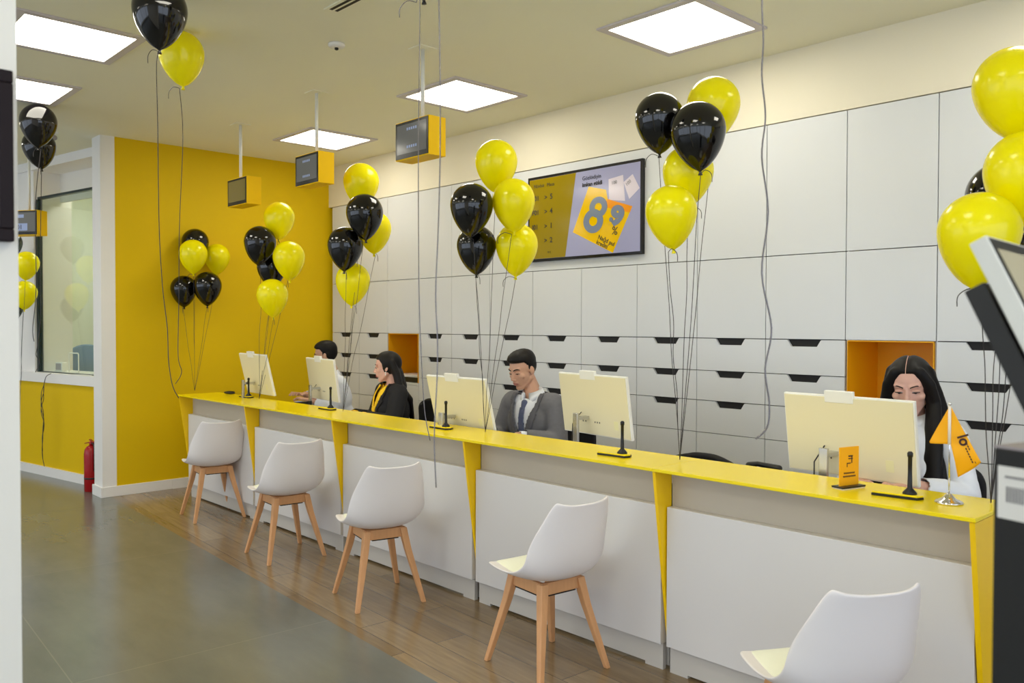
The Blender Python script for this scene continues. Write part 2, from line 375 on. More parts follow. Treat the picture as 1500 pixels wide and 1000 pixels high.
mb = MB(); lbox(mb, -.99, -.95, .04, .09, 1.085, 2.93, 0); lbox(mb, -.95, .72, .04, .08, 2.93, 2.955, 0); lbox(mb, -.95, .72, .055, .075, 1.085, 1.095, 0)
wf = struct('window_1', mb, M['dark_alu'])
gp = MB(); lbox(gp, -.95, .72, .06, .068, 1.095, 2.93); mk('pane', gp, M['glass'], wf)
# teller room behind the glass
mb = MB(); lbox(mb, -3.6, .9, 2.1, 2.2, 0, ZC); struct('wall_teller_back', mb, M['vault'])
mb = MB(); lbox(mb, -2.2, -2.1, .42, 2.1, 0, ZC); struct('wall_teller_side', mb, M['vault'])
t = light(-9.2, 3.55, 'ceiling light panel glimpsed inside the glazed teller room')
t['group'] = 'lights in the teller room'
t = light(-10.2, 3.35, 'added unseen ceiling light brightening the glazed teller room'); t['group'] = 'lights in the teller room'  # extra light added to brighten the teller room wall

# foreground wall with a picture
mb = MB(); mb.box(-2.2, -2.0, -5.4, .456, 0, ZC); struct('wall_foreground', mb, M['wall'])
t = thing('picture_frame', 'dark brown picture frame cut off at the left edge of the photo', 'picture frame', (-2.0, .29, 1.946))
mb = MB()
for a in ((-.154, .154, .150, .176), (-.154, .154, -.176, -.150), (.128, .154, -.150, .150), (-.154, -.128, -.150, .150)): mb.box(.001, .026, a[0], a[1], a[2], a[3])
mk('frame', mb, M['frame_dark'], t, bevel=.003)
mb = MB(); mb.box(.001, .008, -.128, .128, -.150, .150); mk('picture', mb, M['frame_mid'], t)

# ------------------------------------------------------------------ storage wall
XB = [-8.12, -7.59, -7.065, -6.545, -6.04, -5.51, -4.975, -4.43, -3.88, -3.355, -2.83, -2.30, -1.78, -1.25, -.72]
ZR = [.0, .45, .862, 1.084, 1.29, 1.512, 2.045, 2.889]
G = .0025
where = ['at the far left against the yellow wall', 'second from the yellow wall, behind the man in the white shirt', 'above the open yellow niche behind the woman in black',
 'right of the niche behind the woman in black', 'behind the third monitor from the left', 'left of the wall screen behind the balloon cluster', 'behind the man in the grey suit',
 'under the left half of the wall screen', 'under the right half of the wall screen', 'right of the wall screen behind the fifth balloon cluster', 'with three drawers, left of the open niche behind the long haired woman', 'above the open yellow niche behind the long haired woman', 'right of the niche behind the long haired woman', 'last on the right, past the photo edge']
def notched(x0, x1, z0, z1, nw, nd):
    c = (x0+x1)/2
    return [(x0, z0), (x1, z0), (x1, z1), (c+nw/2, z1), (c+nw/2-.018, z1-nd), (c-nw/2+.018, z1-nd), (c-nw/2, z1), (x0, z1)]
for i in range(14):
    x0, x1 = XB[i], XB[i+1]; niche = i in (2, 11)
    w = x1-x0
    t = thing('storage_cabinet', ('white storage column ' + where[i]), 'cabinet', (x0, YB, 0), group='white wall storage columns')
    c = MB()
    zt = 1.512 if niche else 2.889
    if niche:
        c.box(0, .012, .02, .6, .0, 2.889); c.box(w-.012, w, .02, .6, 0, 2.889); c.box(.012, w-.012, .02, .6, 1.512, 1.53); c.box(.012, w-.012, .02, .6, 2.87, 2.889)
        c.box(.012, w-.012, .45, .6, 1.53, 2.87)
    else:
        c.box(0.0005, w-.0005, .021, .6, 0, 2.889)
    mk('carcass', c, M['black_gap'] if not niche else M['cab'], t)
    def door(z0, z1, nm='door'):
        d = MB(); d.box(G, w-G, 0, .018, z0+G, z1-G); mk(nm, d, M['cab'], t, bevel=.0012)
    if not (5 <= i <= 8): door(ZR[6], ZR[7])
    door(ZR[5], ZR[6])
    if not niche:
        door(ZR[0], ZR[1]); door(ZR[1], ZR[2])
        for k in (2, 3, 4):
            d = MB(); pts = notched(G, w-G, ZR[k]+G, ZR[k+1]-G, .215, .042)
            n = len(pts)
            # front as two quads strips so the notch stays crisp
            c0 = w/2; nw = .215; nd = .042
            zb, zt_ = ZR[k]+G, ZR[k+1]-G
            d.box(G, w-G, 0, .018, zb, zt_-nd)
            for sgn in (-1, 1):
                if sgn < 0: poly = [(G, zt_-nd), (c0-nw/2+.022, zt_-nd), (c0-nw/2, zt_-.006), (c0-nw/2-.006, zt_), (G, zt_)]
                else: poly = [(w-G, zt_-nd), (w-G, zt_), (c0+nw/2+.006, zt_), (c0+nw/2, zt_-.006), (c0+nw/2-.022, zt_-nd)]
                d.prism(poly, 'y', 0, .018)
            dr = mk('drawer', d, M['cab'], t)
            h = MB(); h.box(c0-nw/2+.001, c0+nw/2-.001, .0185, .0205, zt_-nd-.002, zt_); mk('handle_recess', h, M['black_gap'], dr, label='black cut-out finger pull')
    else:
        nb = MB(); zb = 1.03 if i == 2 else .862
        nb.box(.012, .016, .0, .44, zb, 1.508); nb.box(w-.016, w-.012, 0, .44, zb, 1.508); nb.box(.016, w-.016, .42, .44, zb, 1.508)
        nb.box(.016, w-.016, .002, .42, 1.505, 1.5115)
        mk('niche_lining', nb, M['niche'], t, label='bright yellow lining of the open niche')
        sb = MB(); sb.box(.012, w-.012, 0, .44, zb-.02, zb); mk('shelf', sb, M['cab'], t)
        door(ZR[0], zb-.02)
# the wide panel behind the wall screen
t = thing('wall_panel', 'wide white panel behind the large wall mounted screen', 'wall panel', (-5.51, YB, 0))
d = MB(); d.box(G, 2.155-G, 0, .018, ZR[6]+G, ZR[7]-G); mk('panel_board', d, M['cab'], t, bevel=.0012)

# printer in the far niche
t = thing('printer', 'small black and white printer in the niche behind the woman in black', 'printer', (-6.80, 5.12, 1.03))
mb = MB(); mb.box(-.2, .2, -.17, .17, 0, .05); mk('printer_base', mb, M['blk_plastic'], t, bevel=.006)
mb = MB(); mb.box(-.2, .2, -.17, .17, .05, .075); mk('printer_lid', mb, M['desk_white'], t, bevel=.006)

# wall screen
t = thing('wall_screen', 'large wide screen on the white wall showing a queue list and an offer', 'screen', (-4.405, YB-.03, 2.467))
W2, H2 = .597, .348
mb = MB(); mb.box(-W2, W2, 0, .028, -H2, H2); mk('screen_housing', mb, M['bezel'], t, bevel=.003)
b = .022
mb = MB(); mb.box(-W2+b, W2-b, -.002, 0, -H2+b, H2-b); mk('display', mb, M['tv_lilac'], t)
def TV(x, z, d=-.003): return (x+4.405, d, z-2.467)
def tvpoly(nm, pts, m, d=-.003):
    q = MB(); q.prism([(x+4.405, z-2.467) for x, z in pts], 'y', d, -.002); return mk(nm, q, m, t)
tvpoly('queue_area', [(-4.98, 2.142), (-4.575, 2.142), (-4.462, 2.792), (-4.98, 2.792)], M['tv_yellow'])
tvpoly('offer_card', [(-4.493, 2.329), (-4.086, 2.143), (-3.901, 2.475), (-4.137, 2.552), (-4.155, 2.625), (-4.329, 2.668)], M['tv_card'])
tvpoly('offer_card_fold', [(-4.137, 2.552), (-3.901, 2.475), (-3.925, 2.43), (-4.19, 2.50)], M['tv_orange'], -.0034)
tvpoly('banknote', [(-4.13, 2.70), (-3.99, 2.715), (-3.97, 2.52), (-4.125, 2.545)], M['tv_note'])
tvpoly('banknote', [(-3.985, 2.66), (-3.90, 2.71), (-3.835, 2.60), (-3.93, 2.53)], M['tv_note'], -.0034)
RX = Matrix.Rotation(PI/2, 4, 'X')
def tvt(s, x, z, size, m=M['ink_black'], rot=0, bold=0, nm='screen_text', sx=1.0, d=-.0042):
    mt = Matrix.Translation(Vector(TV(x, z, d))) @ Matrix.Rotation(rot, 4, 'Y') @ RX @ Matrix.Diagonal((sx, 1, 1, 1))
    return text_obj(nm, s, size, mt, m, t, bold=bold)
tvt('Növbə', -4.93, 2.722, .042); tvt('Masa', -4.78, 2.722, .042)
for s1, s2, z in (('F01', '5', 2.618), ('F01', '4', 2.502), ('I01', '1', 2.384), ('I01', '2', 2.268)):
    tvt(s1, -4.948, z, .055, bold=.0012); tvt('>', -4.808, z, .055, bold=.001); tvt(s2, -4.745, z, .06, bold=.0012)
tvt('911', -4.77, 2.18, .026); tvt('Gözlədiyin', -4.395, 2.722, .044); tvt('imkan gəldi', -4.395, 2.672, .044, bold=.0014)
for (cx_, cz_, ro, rz_, ri, dz_) in ((-4.230, 2.500, .090, .080, .036, 0), (-4.280, 2.398, .100, .092, .042, -.0012)):
    q = MB(); n = 40; vv = []
    for k in range(n):
        a_ = 2*PI*k/n
        for rx_, rr_ in ((ro, rz_), (ri, ri*.9)):
            for d_ in (-.0052+dz_, -.0035+dz_): x_, y_, z_ = TV(cx_+rx_*math.cos(a_), cz_+rr_*math.sin(a_), d_); vv.append((x_, y_, z_))
    ff = []
    for k in range(n):
        a_, b_ = k*4, ((k+1) % n)*4
        ff += [(a_, b_, b_+2, a_+2), (a_+1, a_+3, b_+3, b_+1), (a_, a_+1, b_+1, b_), (a_+2, b_+2, b_+3, a_+3)]
    q.add(vv, ff); mk('figure_eight', q, M['tv_steel'], t)
tvt(',', -4.125, 2.385, .20, M['tv_steel'], rot=.17, bold=.006, d=-.005)
tvt('9', -4.112, 2.365, .19, M['tv_steel'], rot=.17, bold=.012, sx=1.25, d=-.005)
tvt('%', -4.10, 2.285, .085, rot=.2, bold=.0005)
tvt('Nağd pul', -4.235, 2.262, .046, rot=.42, bold=.0006); tvt('krediti', -4.252, 2.225, .046, rot=.42, bold=.0006)
tvt('100', -4.10, 2.655, .036, M['grey_ink'], rot=-.1); tvt('100', -3.955, 2.625, .036, M['grey_ink'], rot=-.6)

# ------------------------------------------------------------------ reception desk
XF = [-7.73, -6.40, -5.07, -3.655, -2.316, -.985]
ZT = .9526
YF = 3.055
dl = ['at the far end next to the yellow wall', 'behind the second chair from the far end', 'behind the third chair from the far end', 'behind the fourth chair with its wooden legs in full view', 'nearest the camera, ending in a yellow side']
for i in range(5):
    x0, x1 = XF[i], XF[i+1]; w = x1-x0
    t = thing('desk_unit', 'white fronted reception desk unit ' + dl[i], 'reception desk', (x0, 0, 0), group='white fronted reception desk units')
    f0 = .019
    mb = MB(); mb.box(f0, w-.014, 3.14, 3.184, .125, .768); mk('front_panel', mb, M['desk_white'], t, bevel=.0015)
    mb = MB(); mb.box(.016, w-.004, 3.185, 3.205, .70, .936); mk('upper_panel', mb, M['greige'], t)
    mb = MB(); mb.box(f0+.004, w-.018, 3.165, 3.19, .014, .122); mb.box(f0+.004, f0+.10, 3.165, 3.19, 0, .014); mb.box(w-.12, w-.018, 3.165, 3.19, 0, .014)
    mk('plinth', mb, M['plinth'], t)
    mb = MB(); mb.box(.019, .037, 3.205, 3.85, .01, .84); mb.box(w-.03, w-.012, 3.205, 3.85, .01, .84); mk('side_panel', mb, M['plinth'], t)
    mb = MB(); mb.box(.019, w-.012, 3.207, 3.86, .842, .862); mk('desk_surface', mb, M['desk_white'], t, bevel=.002)
    mb = MB(); mb.prism([(YF+.004, .936), (3.184, .936), (3.184, .13), (3.176, .13)], 'x', -.004, .012)
    mk('support_fin', mb, M['fin_yellow'], t, label='tapering yellow fin')
    if i == 4:
        mb = MB(); mb.prism([(YF, .936), (3.50, .936), (3.50, .0), (3.22, .0)], 'x', w-.008, w+.010)
        mk('end_panel', mb, M['fin_yellow'], t, label='yellow end side')
# worktop in two lengths
for a, b_, lb in ((XF[0]-.012, -2.325, 'long yellow counter top running from the far yellow wall'), (-2.3235, XF[5]+.012, 'yellow counter top length nearest the camera holding the flag')):
    mb = MB(); mb.box(a, b_, YF, 3.45, .938, ZT); o = mk('counter_top', mb, M['top_yellow'], bevel=.002)
    props(o, lb, 'counter top')

# ------------------------------------------------------------------ customer chairs
def shell_mb():
    # centre line: forward x, height z, half width, side lift, side forward push
    st = [(.235, .440, .150, .004, 0), (.225, .450, .185, .008, 0), (.16, .450, .212, .016, 0), (.07, .438, .226, .026, 0), (-.02, .428, .234, .044, 0), (-.10, .428, .238, .070, .016),
          (-.165, .445, .238, .088, .040), (-.205, .482, .236, .086, .066), (-.228, .535, .231, .066, .084), (-.243, .59, .224, .046, .088), (-.254, .65, .213, .028, .078), (-.264, .71, .198, .016, .062), (-.274, .765, .180, .014, .046), (-.282, .797, .164, .018, .036), (-.285, .806, .150, .020, .032)]
    nu = 16; vs = []; fs = []
    for x, z, hw, lift, fw in st:
        for k in range(nu+1):
            u = -1+2*k/nu; a = abs(u)
            uu = math.sin(u*PI/2*.96)/math.sin(PI/2*.96)*.35+u*.65
            vs.append((x+fw*a**2.4, uu*hw, z+lift*a**2.6))
    n = nu+1
    for i in range(len(st)-1):
        for k in range(nu): fs.append((i*n+k, i*n+k+1, (i+1)*n+k+1, (i+1)*n+k))
    return vs, fs, n, st
def make_chair():
    t = thing('shell_chair', 'x', 'chair')
    vs, fs, n, st = shell_mb()
    m = MB(); m.add(vs, fs, 0, True); o = mk('seat_shell', m, M['shell'], t)
    so = o.modifiers.new('solid', 'SOLIDIFY'); so.thickness = .011; so.offset = -1
    ss = o.modifiers.new('sub', 'SUBSURF'); ss.levels = 1; ss.render_levels = 2
    m = MB(); pv = []; pf = []
    for i in range(1, 7):
        for k in range(2, n-2):
            x, y, z = vs[i*n+k]; e = min((k-2)/2, (n-3-k)/2, (i-1)/1.0, (6-i)/1.0, 1); pv.append((x, y*.96, z+.013+.016*e))
    nn = n-4
    for i in range(5):
        for k in range(nn-1): pf.append((i*nn+k, i*nn+k+1, (i+1)*nn+k+1, (i+1)*nn+k))
    m.add(pv, pf, 0, True); o = mk('seat_pad', m, M['pad'], t); so = o.modifiers.new('solid', 'SOLIDIFY'); so.thickness = .01; so.offset = -1
    ss = o.modifiers.new('sub', 'SUBSURF'); ss.levels = 1; ss.render_levels = 1
    # legs
    tops = [(-.10, -.108), (-.10, .108), (.115, -.108), (.115, .108)]; feet = [(-.2, -.2), (-.2, .2), (.205, -.2), (.205, .2)]
    for (a, b), (c, d) in zip(tops, feet):
        g_ = MB(); vs2 = []
        for (x, y), z, r in (((c, d), 0.0, .0125), ((a+(c-a)*.25, b+(d-b)*.25), .30, .0185), ((a, b), .425, .021)):
            for sx, sy in ((-1, -1), (1, -1), (1, 1), (-1, 1)): vs2.append((x+sx*r, y+sy*r, z))
        f2 = [(0, 3, 2, 1), (8, 9, 10, 11)]
        for i in range(2):
            for k in range(4): f2.append((i*4+k, i*4+(k+1) % 4, (i+1)*4+(k+1) % 4, (i+1)*4+k))
        g_.add(vs2, f2); mk('leg', g_, M['beech'], t, bevel=.004)
    g_ = MB()
    for y in (-.110, .110): g_.box(-.10, .115, y-.011, y+.011, .372, .428)
    for x in (-.102, .118): g_.box(x-.011, x+.011, -.108, .108, .372, .428)
    mk('seat_rail', g_, M['beech'], t, bevel=.002)
    g_ = MB()
    for y in (-.112, .112): g_.box(-.07, .09, y-.008, y+.008, .366, .372)
    for x in (-.104, .120): g_.box(x-.008, x+.008, -.08, .08, .366, .372)
    mk('bracket', g_, M['blk_metal'], t)
    return t
c0 = make_chair()
chairs = [(-6.80, 2.971, 172.5, 'white shell chair farthest away, beside the yellow wall'), (-5.317, 2.841, 175, 'white shell chair second from the yellow wall'),
          (-4.097, 2.787, 166.5, 'white shell chair in the middle of the row of five'), (-2.746, 2.816, 173.5, 'white shell chair nearest the camera with all its wooden legs in view'),
          (-1.285, 2.62, 151, 'white shell chair at bottom right whose legs are cut off by the photo')]
for i, (x, y, a, lb) in enumerate(chairs):
    k = c0 if i == 0 else dup(c0)
    k.location = (x, y, 0); k.rotation_euler = (0, 0, math.radians(a)); k['label'] = lb; k['group'] = 'white shell chairs in front of the desk'

# ------------------------------------------------------------------ monitors
def monitor(tl, tr, ztop, tilt, label):
    a = Vector((tl[0], tl[1], 0)); b2 = Vector((tr[0], tr[1], 0)); c = (a+b2)/2; w = .61; h = .365
    rz = math.atan2(b2.y-a.y, b2.x-a.x)
    # base point on the desk
    t = thing('monitor', label, 'monitor', (c.x, c.y, .862), rz, group='monitors on the staff side of the desk')
    # the panel tilts: top towards the customers (-y)
    T = Matrix.Translation((0, 0, ztop-.862)) @ Matrix.Rotation(math.radians(tilt), 4, 'X')
    m_ = MB(); m_.box(-w/2, w/2, .001, .020, -h, 0, 0, T); mk('display_panel', m_, M['mon_edge'], t, bevel=.003)
    m_ = MB(); m_.box(-w/2+.006, w/2-.006, -.003, .002, -h+.006, -.006, 0, T); mk('back_cover', m_, M['mon'], t, bevel=.002)
    m_ = MB(); m_.box(-w/2+.008, w/2-.008, .020, .0215, -h+.012, -.008, 0, T); mk('display', m_, M['bezel'], t)
    m_ = MB(); m_.box(-.095, .04, -.006, .014, -.03, .022, 0, T); mk('webcam', m_, M['mon_edge'], t, bevel=.002)
    zc = ztop-.862-h*.9
    m_ = MB(); m_.box(-.085, -.045, -.062, -.044, .0, zc+.10); m_.box(-.085, -.045, -.05, .05, zc+.06, zc+.08); m_.box(-.16, .05, -.12, .12, .0, .008)
    mk('stand', m_, M['silver'], t, bevel=.002)
    m_ = MB()
    for x in (-.11, -.085, .0, .02, .04): m_.box(x, x+.006, -.0045, -.002, -h*.79, -h*.765, 0, T)
    m_.tube([(-.105, -.0+.02, zc+.10), (-.125, -.03, zc+.03), (-.12, -.04, .01)], .003, 6)
    mk('port_and_cable', m_, M['blk_plastic'], t)
    m_ = MB(); m_.box(.17, .205, -.0042, -.002, -h*.86, -h*.72, 0, T); mk('sticker', m_, M['sticker'], t)
monitor((-7.266, 3.42), (-6.636, 3.367), 1.338, 13, 'cream backed monitor at the far end against the yellow wall')
monitor((-6.689, 3.78), (-6.094, 3.694), 1.306, 8, 'cream backed monitor hiding the face of the man in the white shirt')
monitor((-4.484, 3.42), (-3.845, 3.404), 1.264, 14, 'cream backed monitor between the woman in black and the man in grey suit')
monitor((-3.558, 3.75), (-2.972, 3.662), 1.309, 8, 'cream backed monitor right of the man in the grey suit')
monitor((-1.978, 3.6), (-1.366, 3.551), 1.289, 8, 'largest looking cream backed monitor in front of the long haired woman')

# ------------------------------------------------------------------ things on the counter
def device(x, y, rz, label):
    t = thing('desk_microphone', label, 'microphone', (x, y, ZT), rz, group='black stick microphones on yellow bases')
    m_ = MB(); m_.prism([(-.09, -.03), (.075, -.035), (.09, -.005), (.075, .03), (-.09, .03)], 'z', .0005, .010); mk('base', m_, M['blk_plastic'], t, bevel=.001)
    m_ = MB(); m_.prism([(-.088, -.028), (.074, -.033), (.088, -.005), (.074, .028), (-.088, .028)], 'z', .010, .0165); mk('base_cover', m_, M['top_yellow'], t, bevel=.001)
    m_ = MB(); m_.lathe([(.026, .014), (.025, .022), (.016, .032), (.009, .04), (.0075, .10), (.0078, .155), (.010, .157), (.0105, .170), (.006, .176)], 16, mtx=Matrix.Translation((.04, 0, 0)))
    mk('microphone_stem', m_, M['blk_plastic'], t)
device(-7.02, 3.38, .0, 'black stick microphone at the far end of the counter')
device(-5.60, 3.35, .0, 'black stick microphone in front of the man in the white shirt')
device(-4.10, 3.262, .0, 'black stick microphone in front of the third monitor')
device(-2.665, 3.215, .1, 'black stick microphone beside the monitor of the man in grey suit')
device(-1.30, 3.235, .12, 'black stick microphone beside the small orange flag')
t = thing('card_holder', 'small orange card standing in a black slotted base on the counter', 'card holder', (-1.505, 3.262, ZT), 1.3)
m_ = MB(); m_.box(-.065, .065, -.028, .028, .005, .012); mk('base', m_, M['blk_plastic'], t, bevel=.001)
m_ = MB(); m_.box(-.062, .062, -.026, .026, .0005, .005); mk('base_foot', m_, M['flag_white'], t)
m_ = MB(); m_.box(-.055, .055, -.0015, .0015, .012, .165); mk('card', m_, M['flag'], t)
m_ = MB()
for a in ((-.005, .02, .125, .131), (-.005, .02, .116, .120), (.012, .017, .10, .125), (-.012, .008, .098, .102), (-.014, -.010, .085, .102)): m_.box(a[0], a[1], -.0022, -.0014, a[2], a[3])
for k in range(9): m_.box(-.03+k*.007, -.03+k*.007+.005, -.0022, -.0014, .058, .064); m_.box(-.034+k*.008, -.034+k*.008+.006, -.0022, -.0014, .045, .051)
mk('card_print', m_, M['ink'], t)

t = thing('table_flag', 'small orange flag on a chrome pole standing on the counter', 'flag', (-1.126, 3.251, ZT), .45)
m_ = MB(); m_.lathe([(.048, .001), (.049, .005), (.043, .010), (.026, .017), (.016, .026), (.010, .034), (.005, .038)], 28); mk('base', m_, M['chrome'], t)
m_ = MB(); m_.tube([(0, 0, .03), (0, 0, .36)], .0028, 10); m_.ell((0, 0, .363), (.006, .006, .006)); mk('pole', m_, M['chrome'], t)
m_ = MB(); m_.tube([(-.001, 0, .215), (-.001, 0, .355)], .0055, 10); mk('hem', m_, M['flag_white'], t, label='white sleeve around the pole')
# limp cloth hanging from the pole: fold lines fan down from the top corner
def cloth(pts, nm, m):
    q = MB(); q.add(pts[0], pts[1], 0, True); o = mk(nm, q, m, t); so = o.modifiers.new('solid', 'SOLIDIFY'); so.thickness = .0012; so.offset = 0
    return o
vs = []; nu = 14; nv = 12
def fl(u, v):
    # u along the fly, v down the hoist
    top = Vector((.004, 0, .352)); tip = Vector((.098, -.018, .160)); low = Vector((.030, .004, .095)); bot = Vector((.004, 0, .215))
    a = top.lerp(tip, u); b = bot.lerp(low, u)
    p = a.lerp(b, v); p.y += .010*math.sin(u*5+v*3.0)*min(1, u*2); p.x += .006*math.sin(v*PI)*u
    return p
for j in range(nv+1):
    for i in range(nu+1): vs.append(fl(i/nu, j/nv))
fs = [(j*(nu+1)+i, j*(nu+1)+i+1, (j+1)*(nu+1)+i+1, (j+1)*(nu+1)+i) for j in range(nv) for i in range(nu)]
cloth((vs, fs), 'flag_cloth', M['flag'])
vs = []
for j in range(nv+1):
    for i in range(nu+1):
        u, v = i/nu, j/nv
        a = Vector((-.006, .002, .345)).lerp(Vector((-.064, .03, .218)), u); b = Vector((-.004, .002, .216)).lerp(Vector((-.06, .03, .213)), u)
        p = a.lerp(b, v); p.y += .006*math.sin(u*4+v*2)*u; vs.append(p)
cloth((vs, fs), 'flag_fold', M['flag'])
rotv = Matrix.Translation((.022, -.013, .248)) @ Matrix.Rotation(math.radians(70), 4, 'Y') @ RX
text_obj('flag_text', 'lo', .052, rotv, M['ink'], t, extr=.0008, bold=.0012)
m_ = MB()
for k in range(8):
    T = Matrix.Translation((.050+.004*k, -.016-.0006*k, .225-.0092*k)) @ Matrix.Rotation(math.radians(66), 4, 'Y')
    m_.box(0, .0075, -.001, .001, 0, .004, 0, T)
    if 1 < k: m_.box(-.004, .003, -.001, .001, -.009, -.005, 0, T)
mk('flag_small_print', m_, M['ink'], t)

t = thing('handset', 'small black handset lying at the far end of the counter', 'handset', (-7.43, 3.41, ZT), .25)
m_ = MB(); m_.ell((0, 0, .016), (.075, .022, .014)); mk('handset_body', m_, M['blk_plastic'], t)
m_ = MB(); m_.box(-.02, .06, -.012, .012, .027, .030); mk('handset_keys', m_, M['blk_metal'], t)

t = thing('card_terminal', 'small black card terminal under the hands of the man in the white shirt', 'card terminal', (-6.44, 3.60, .862), .4)
m_ = MB(); m_.prism([(-.08, 0), (.08, 0), (.08, .088), (-.08, .07)], 'y', -.035, .035); mk('terminal_body', m_, M['blk_plastic'], t, bevel=.004)
m_ = MB(); m_.box(-.06, -.01, -.025, .025, .078, .081); mk('terminal_display', m_, M['sc_blue'], t)
# ------------------------------------------------------------------ hanging number screens
def hanging_screen(px, py, xf0, xf1, yf, z0, z1, rz, mat_s, label, pole_top=ZC):
    t = thing('queue_screen', label, 'screen', (px, py, ZC), rz, group='yellow boxed screens hanging from the ceiling')
    d0 = .13
    y0 = yf; y1 = yf+d0
    m_ = MB(); m_.box(xf0, xf1, y0, y1, z0, z1); mk('screen_box', m_, M['screen_box'], t, bevel=.002)
    m_ = MB(); m_.box(xf0+.006, xf1-.006, y0-.004, y0, z0+.006, z1-.006); bz = mk('bezel', m_, M['bezel'], t)
    m_ = MB(); m_.box(xf0+.022, xf1-.022, y0-.005, y0-.004, z0+.034, z1-.022); mk('display', m_, mat_s, bz)
    m_ = MB(); m_.tube([(0, .03, z1), (0, .03, -.002)], .0125, 14); mk('pole', m_, M['pole'], t)
    m_ = MB(); m_.box(-.065, .065, -.035, .095, -.006, -.0005); mk('ceiling_plate', m_, M['ceiling'], t)
    return t, bz
t3, b3 = hanging_screen(-4.24, 3.19, -.165, .18, -.06, 2.634-ZC, 2.872-ZC, 0, M['sc_dim'], 'largest of the hanging yellow boxed screens, nearest the camera')
t2, b2_ = hanging_screen(-5.59, 3.225, -.155, .18, -.06, 2.632-ZC, 2.862-ZC, 0, M['sc_dim'], 'middle hanging yellow boxed screen, in front of a lit ceiling panel')
t1, b1 = hanging_screen(-6.937, 3.265, -.06, .30, -.06, 2.611-ZC, 2.843-ZC, 0, M['sc_olive'], 'farthest hanging yellow boxed screen, in front of the yellow wall')
t0, b0 = hanging_screen(-9.34, 2.21, -.17, .17, -.06, 2.47-ZC, 2.715-ZC, math.radians(35), M['sc_dim'], 'hanging yellow boxed screen reading F01 at the left by the teller window')
for tt, y, z in ((b3, -.066, 2.81), (b2_, -.066, 2.80), (b3, -.066, 2.70), (b2_, -.066, 2.69)):
    m_ = MB()
    for k in range(5): m_.box(-.04+k*.022, -.026+k*.022, y, y+.0006, z-ZC, z-ZC+.016)
    mk('screen_text', m_, M['sc_blue'], tt)
m_ = MB(); m_.box(-.11, .06, -.067, -.0655, 2.515-ZC, 2.585-ZC); m_.box(-.10, .02, -.067, -.0655, 2.64-ZC, 2.672-ZC); mk('text_panel', m_, M['sc_blue'], b0)
text_obj('screen_text', 'F01', .065, Matrix.Translation((-.09, -.0675, 2.528-ZC)) @ RX, M['ink_black'], b0, bold=.0008)

# ------------------------------------------------------------------ ceiling fittings
t = thing('smoke_detector', 'round white smoke detector on the ceiling', 'smoke detector', (-4.535, 2.78, ZC))
m_ = MB(); m_.lathe([(.05, -.0005), (.052, -.012), (.045, -.022), (.02, -.026)], 28); mk('detector_body', m_, M['white_trim'], t)
m_ = MB(); m_.lathe([(.012, -.026), (.012, -.036), (.006, -.04)], 16); mk('sensor', m_, M['blk_plastic'], t)
t = thing('ceiling_vent', 'slotted air vent in the ceiling at the top of the photo', 'air vent', (-3.99, 2.42, ZC))
m_ = MB(); m_.box(-.09, .45, -.0, .09, -.008, -.0005); mk('vent_frame', m_, M['ceiling'], t)
for k in range(2):
    m_ = MB(); m_.box(-.06, .42, .018+k*.034, .036+k*.034, -.0095, -.008); mk('slot', m_, M['black_gap'], t)
t.rotation_euler = (0, 0, 0)
t = thing('security_camera', 'small grey camera on the ceiling beside the pillar', 'camera', (-8.35, 2.2, ZC))
m_ = MB(); m_.lathe([(.035, -.0005), (.035, -.012), (.012, -.014), (.012, -.04)], 18); mk('mount', m_, M['white_trim'], t)
m_ = MB(); m_.cap((0, 0, -.055), .024, (.05, -.06, -.075), .022, flat=None); mk('camera_body', m_, M['frame_mid'], t)

# ------------------------------------------------------------------ extinguisher
t = thing('fire_extinguisher', 'red fire extinguisher standing on the floor half hidden by the pillar', 'fire extinguisher', (-8.60, 2.565, 0))
m_ = MB(); m_.lathe([(.062, 0), (.066, .006), (.066, .36), (.06, .40), (.04, .43), (.02, .44)], 28); mk('cylinder', m_, M['red'], t)
m_ = MB(); m_.lathe([(.067, .12), (.067, .135)], 28); mk('band', m_, M['blk_plastic'], t)
m_ = MB(); m_.lathe([(.018, .44), (.02, .455), (.02, .475), (.012, .48)], 16); m_.box(-.10, .03, -.009, .009, .475, .487, 0, Matrix.Rotation(.12, 4, 'Y')); m_.box(-.10, .02, -.009, .009, .44, .448, 0, Matrix.Rotation(-.18, 4, 'Y') @ Matrix.Translation((0, 0, .02)))
mk('valve', m_, M['red'], t)
m_ = MB(); m_.tube([(.01, 0, .46), (.08, 0, .46), (.095, 0, .40), (.085, 0, .2)], .009, 10); mk('hose', m_, M['blk_plastic'], t)

# ------------------------------------------------------------------ things in the teller window
def tp(tt, nn, z): N = Vector((-LD.y, LD.x, 0)); p = lw(tt)+N*nn; return (p.x, p.y, z)
t = thing('office_chair', 'light blue chair back seen through the teller window', 'chair', tp(-1.08, .62, 0), math.radians(74), group=None)
m_ = MB(); pts = []
for k in range(21):
    th = PI*k/20; pts.append((.19*math.cos(th), 1.24+.13*math.sin(th)))
m_.prism([(-.19, .80)]+[(.19, .80)]+pts, 'y', -.05, .03); mk('backrest', m_, M['blue'], t, bevel=.015)
m_ = MB(); m_.box(-.2, .2, -.02, .4, .56, .64); mk('seat', m_, M['blue'], t, bevel=.02)
m_ = MB(); m_.lathe([(.24, 0), (.24, .03), (.03, .06), (.03, .56)], 20, mtx=Matrix.Translation((0, .2, 0))); mk('pedestal', m_, M['blk_plastic'], t)
t = thing('card_stand', 'white rounded display frame on the teller ledge', 'display frame', tp(-.56, .22, 1.085), LR)
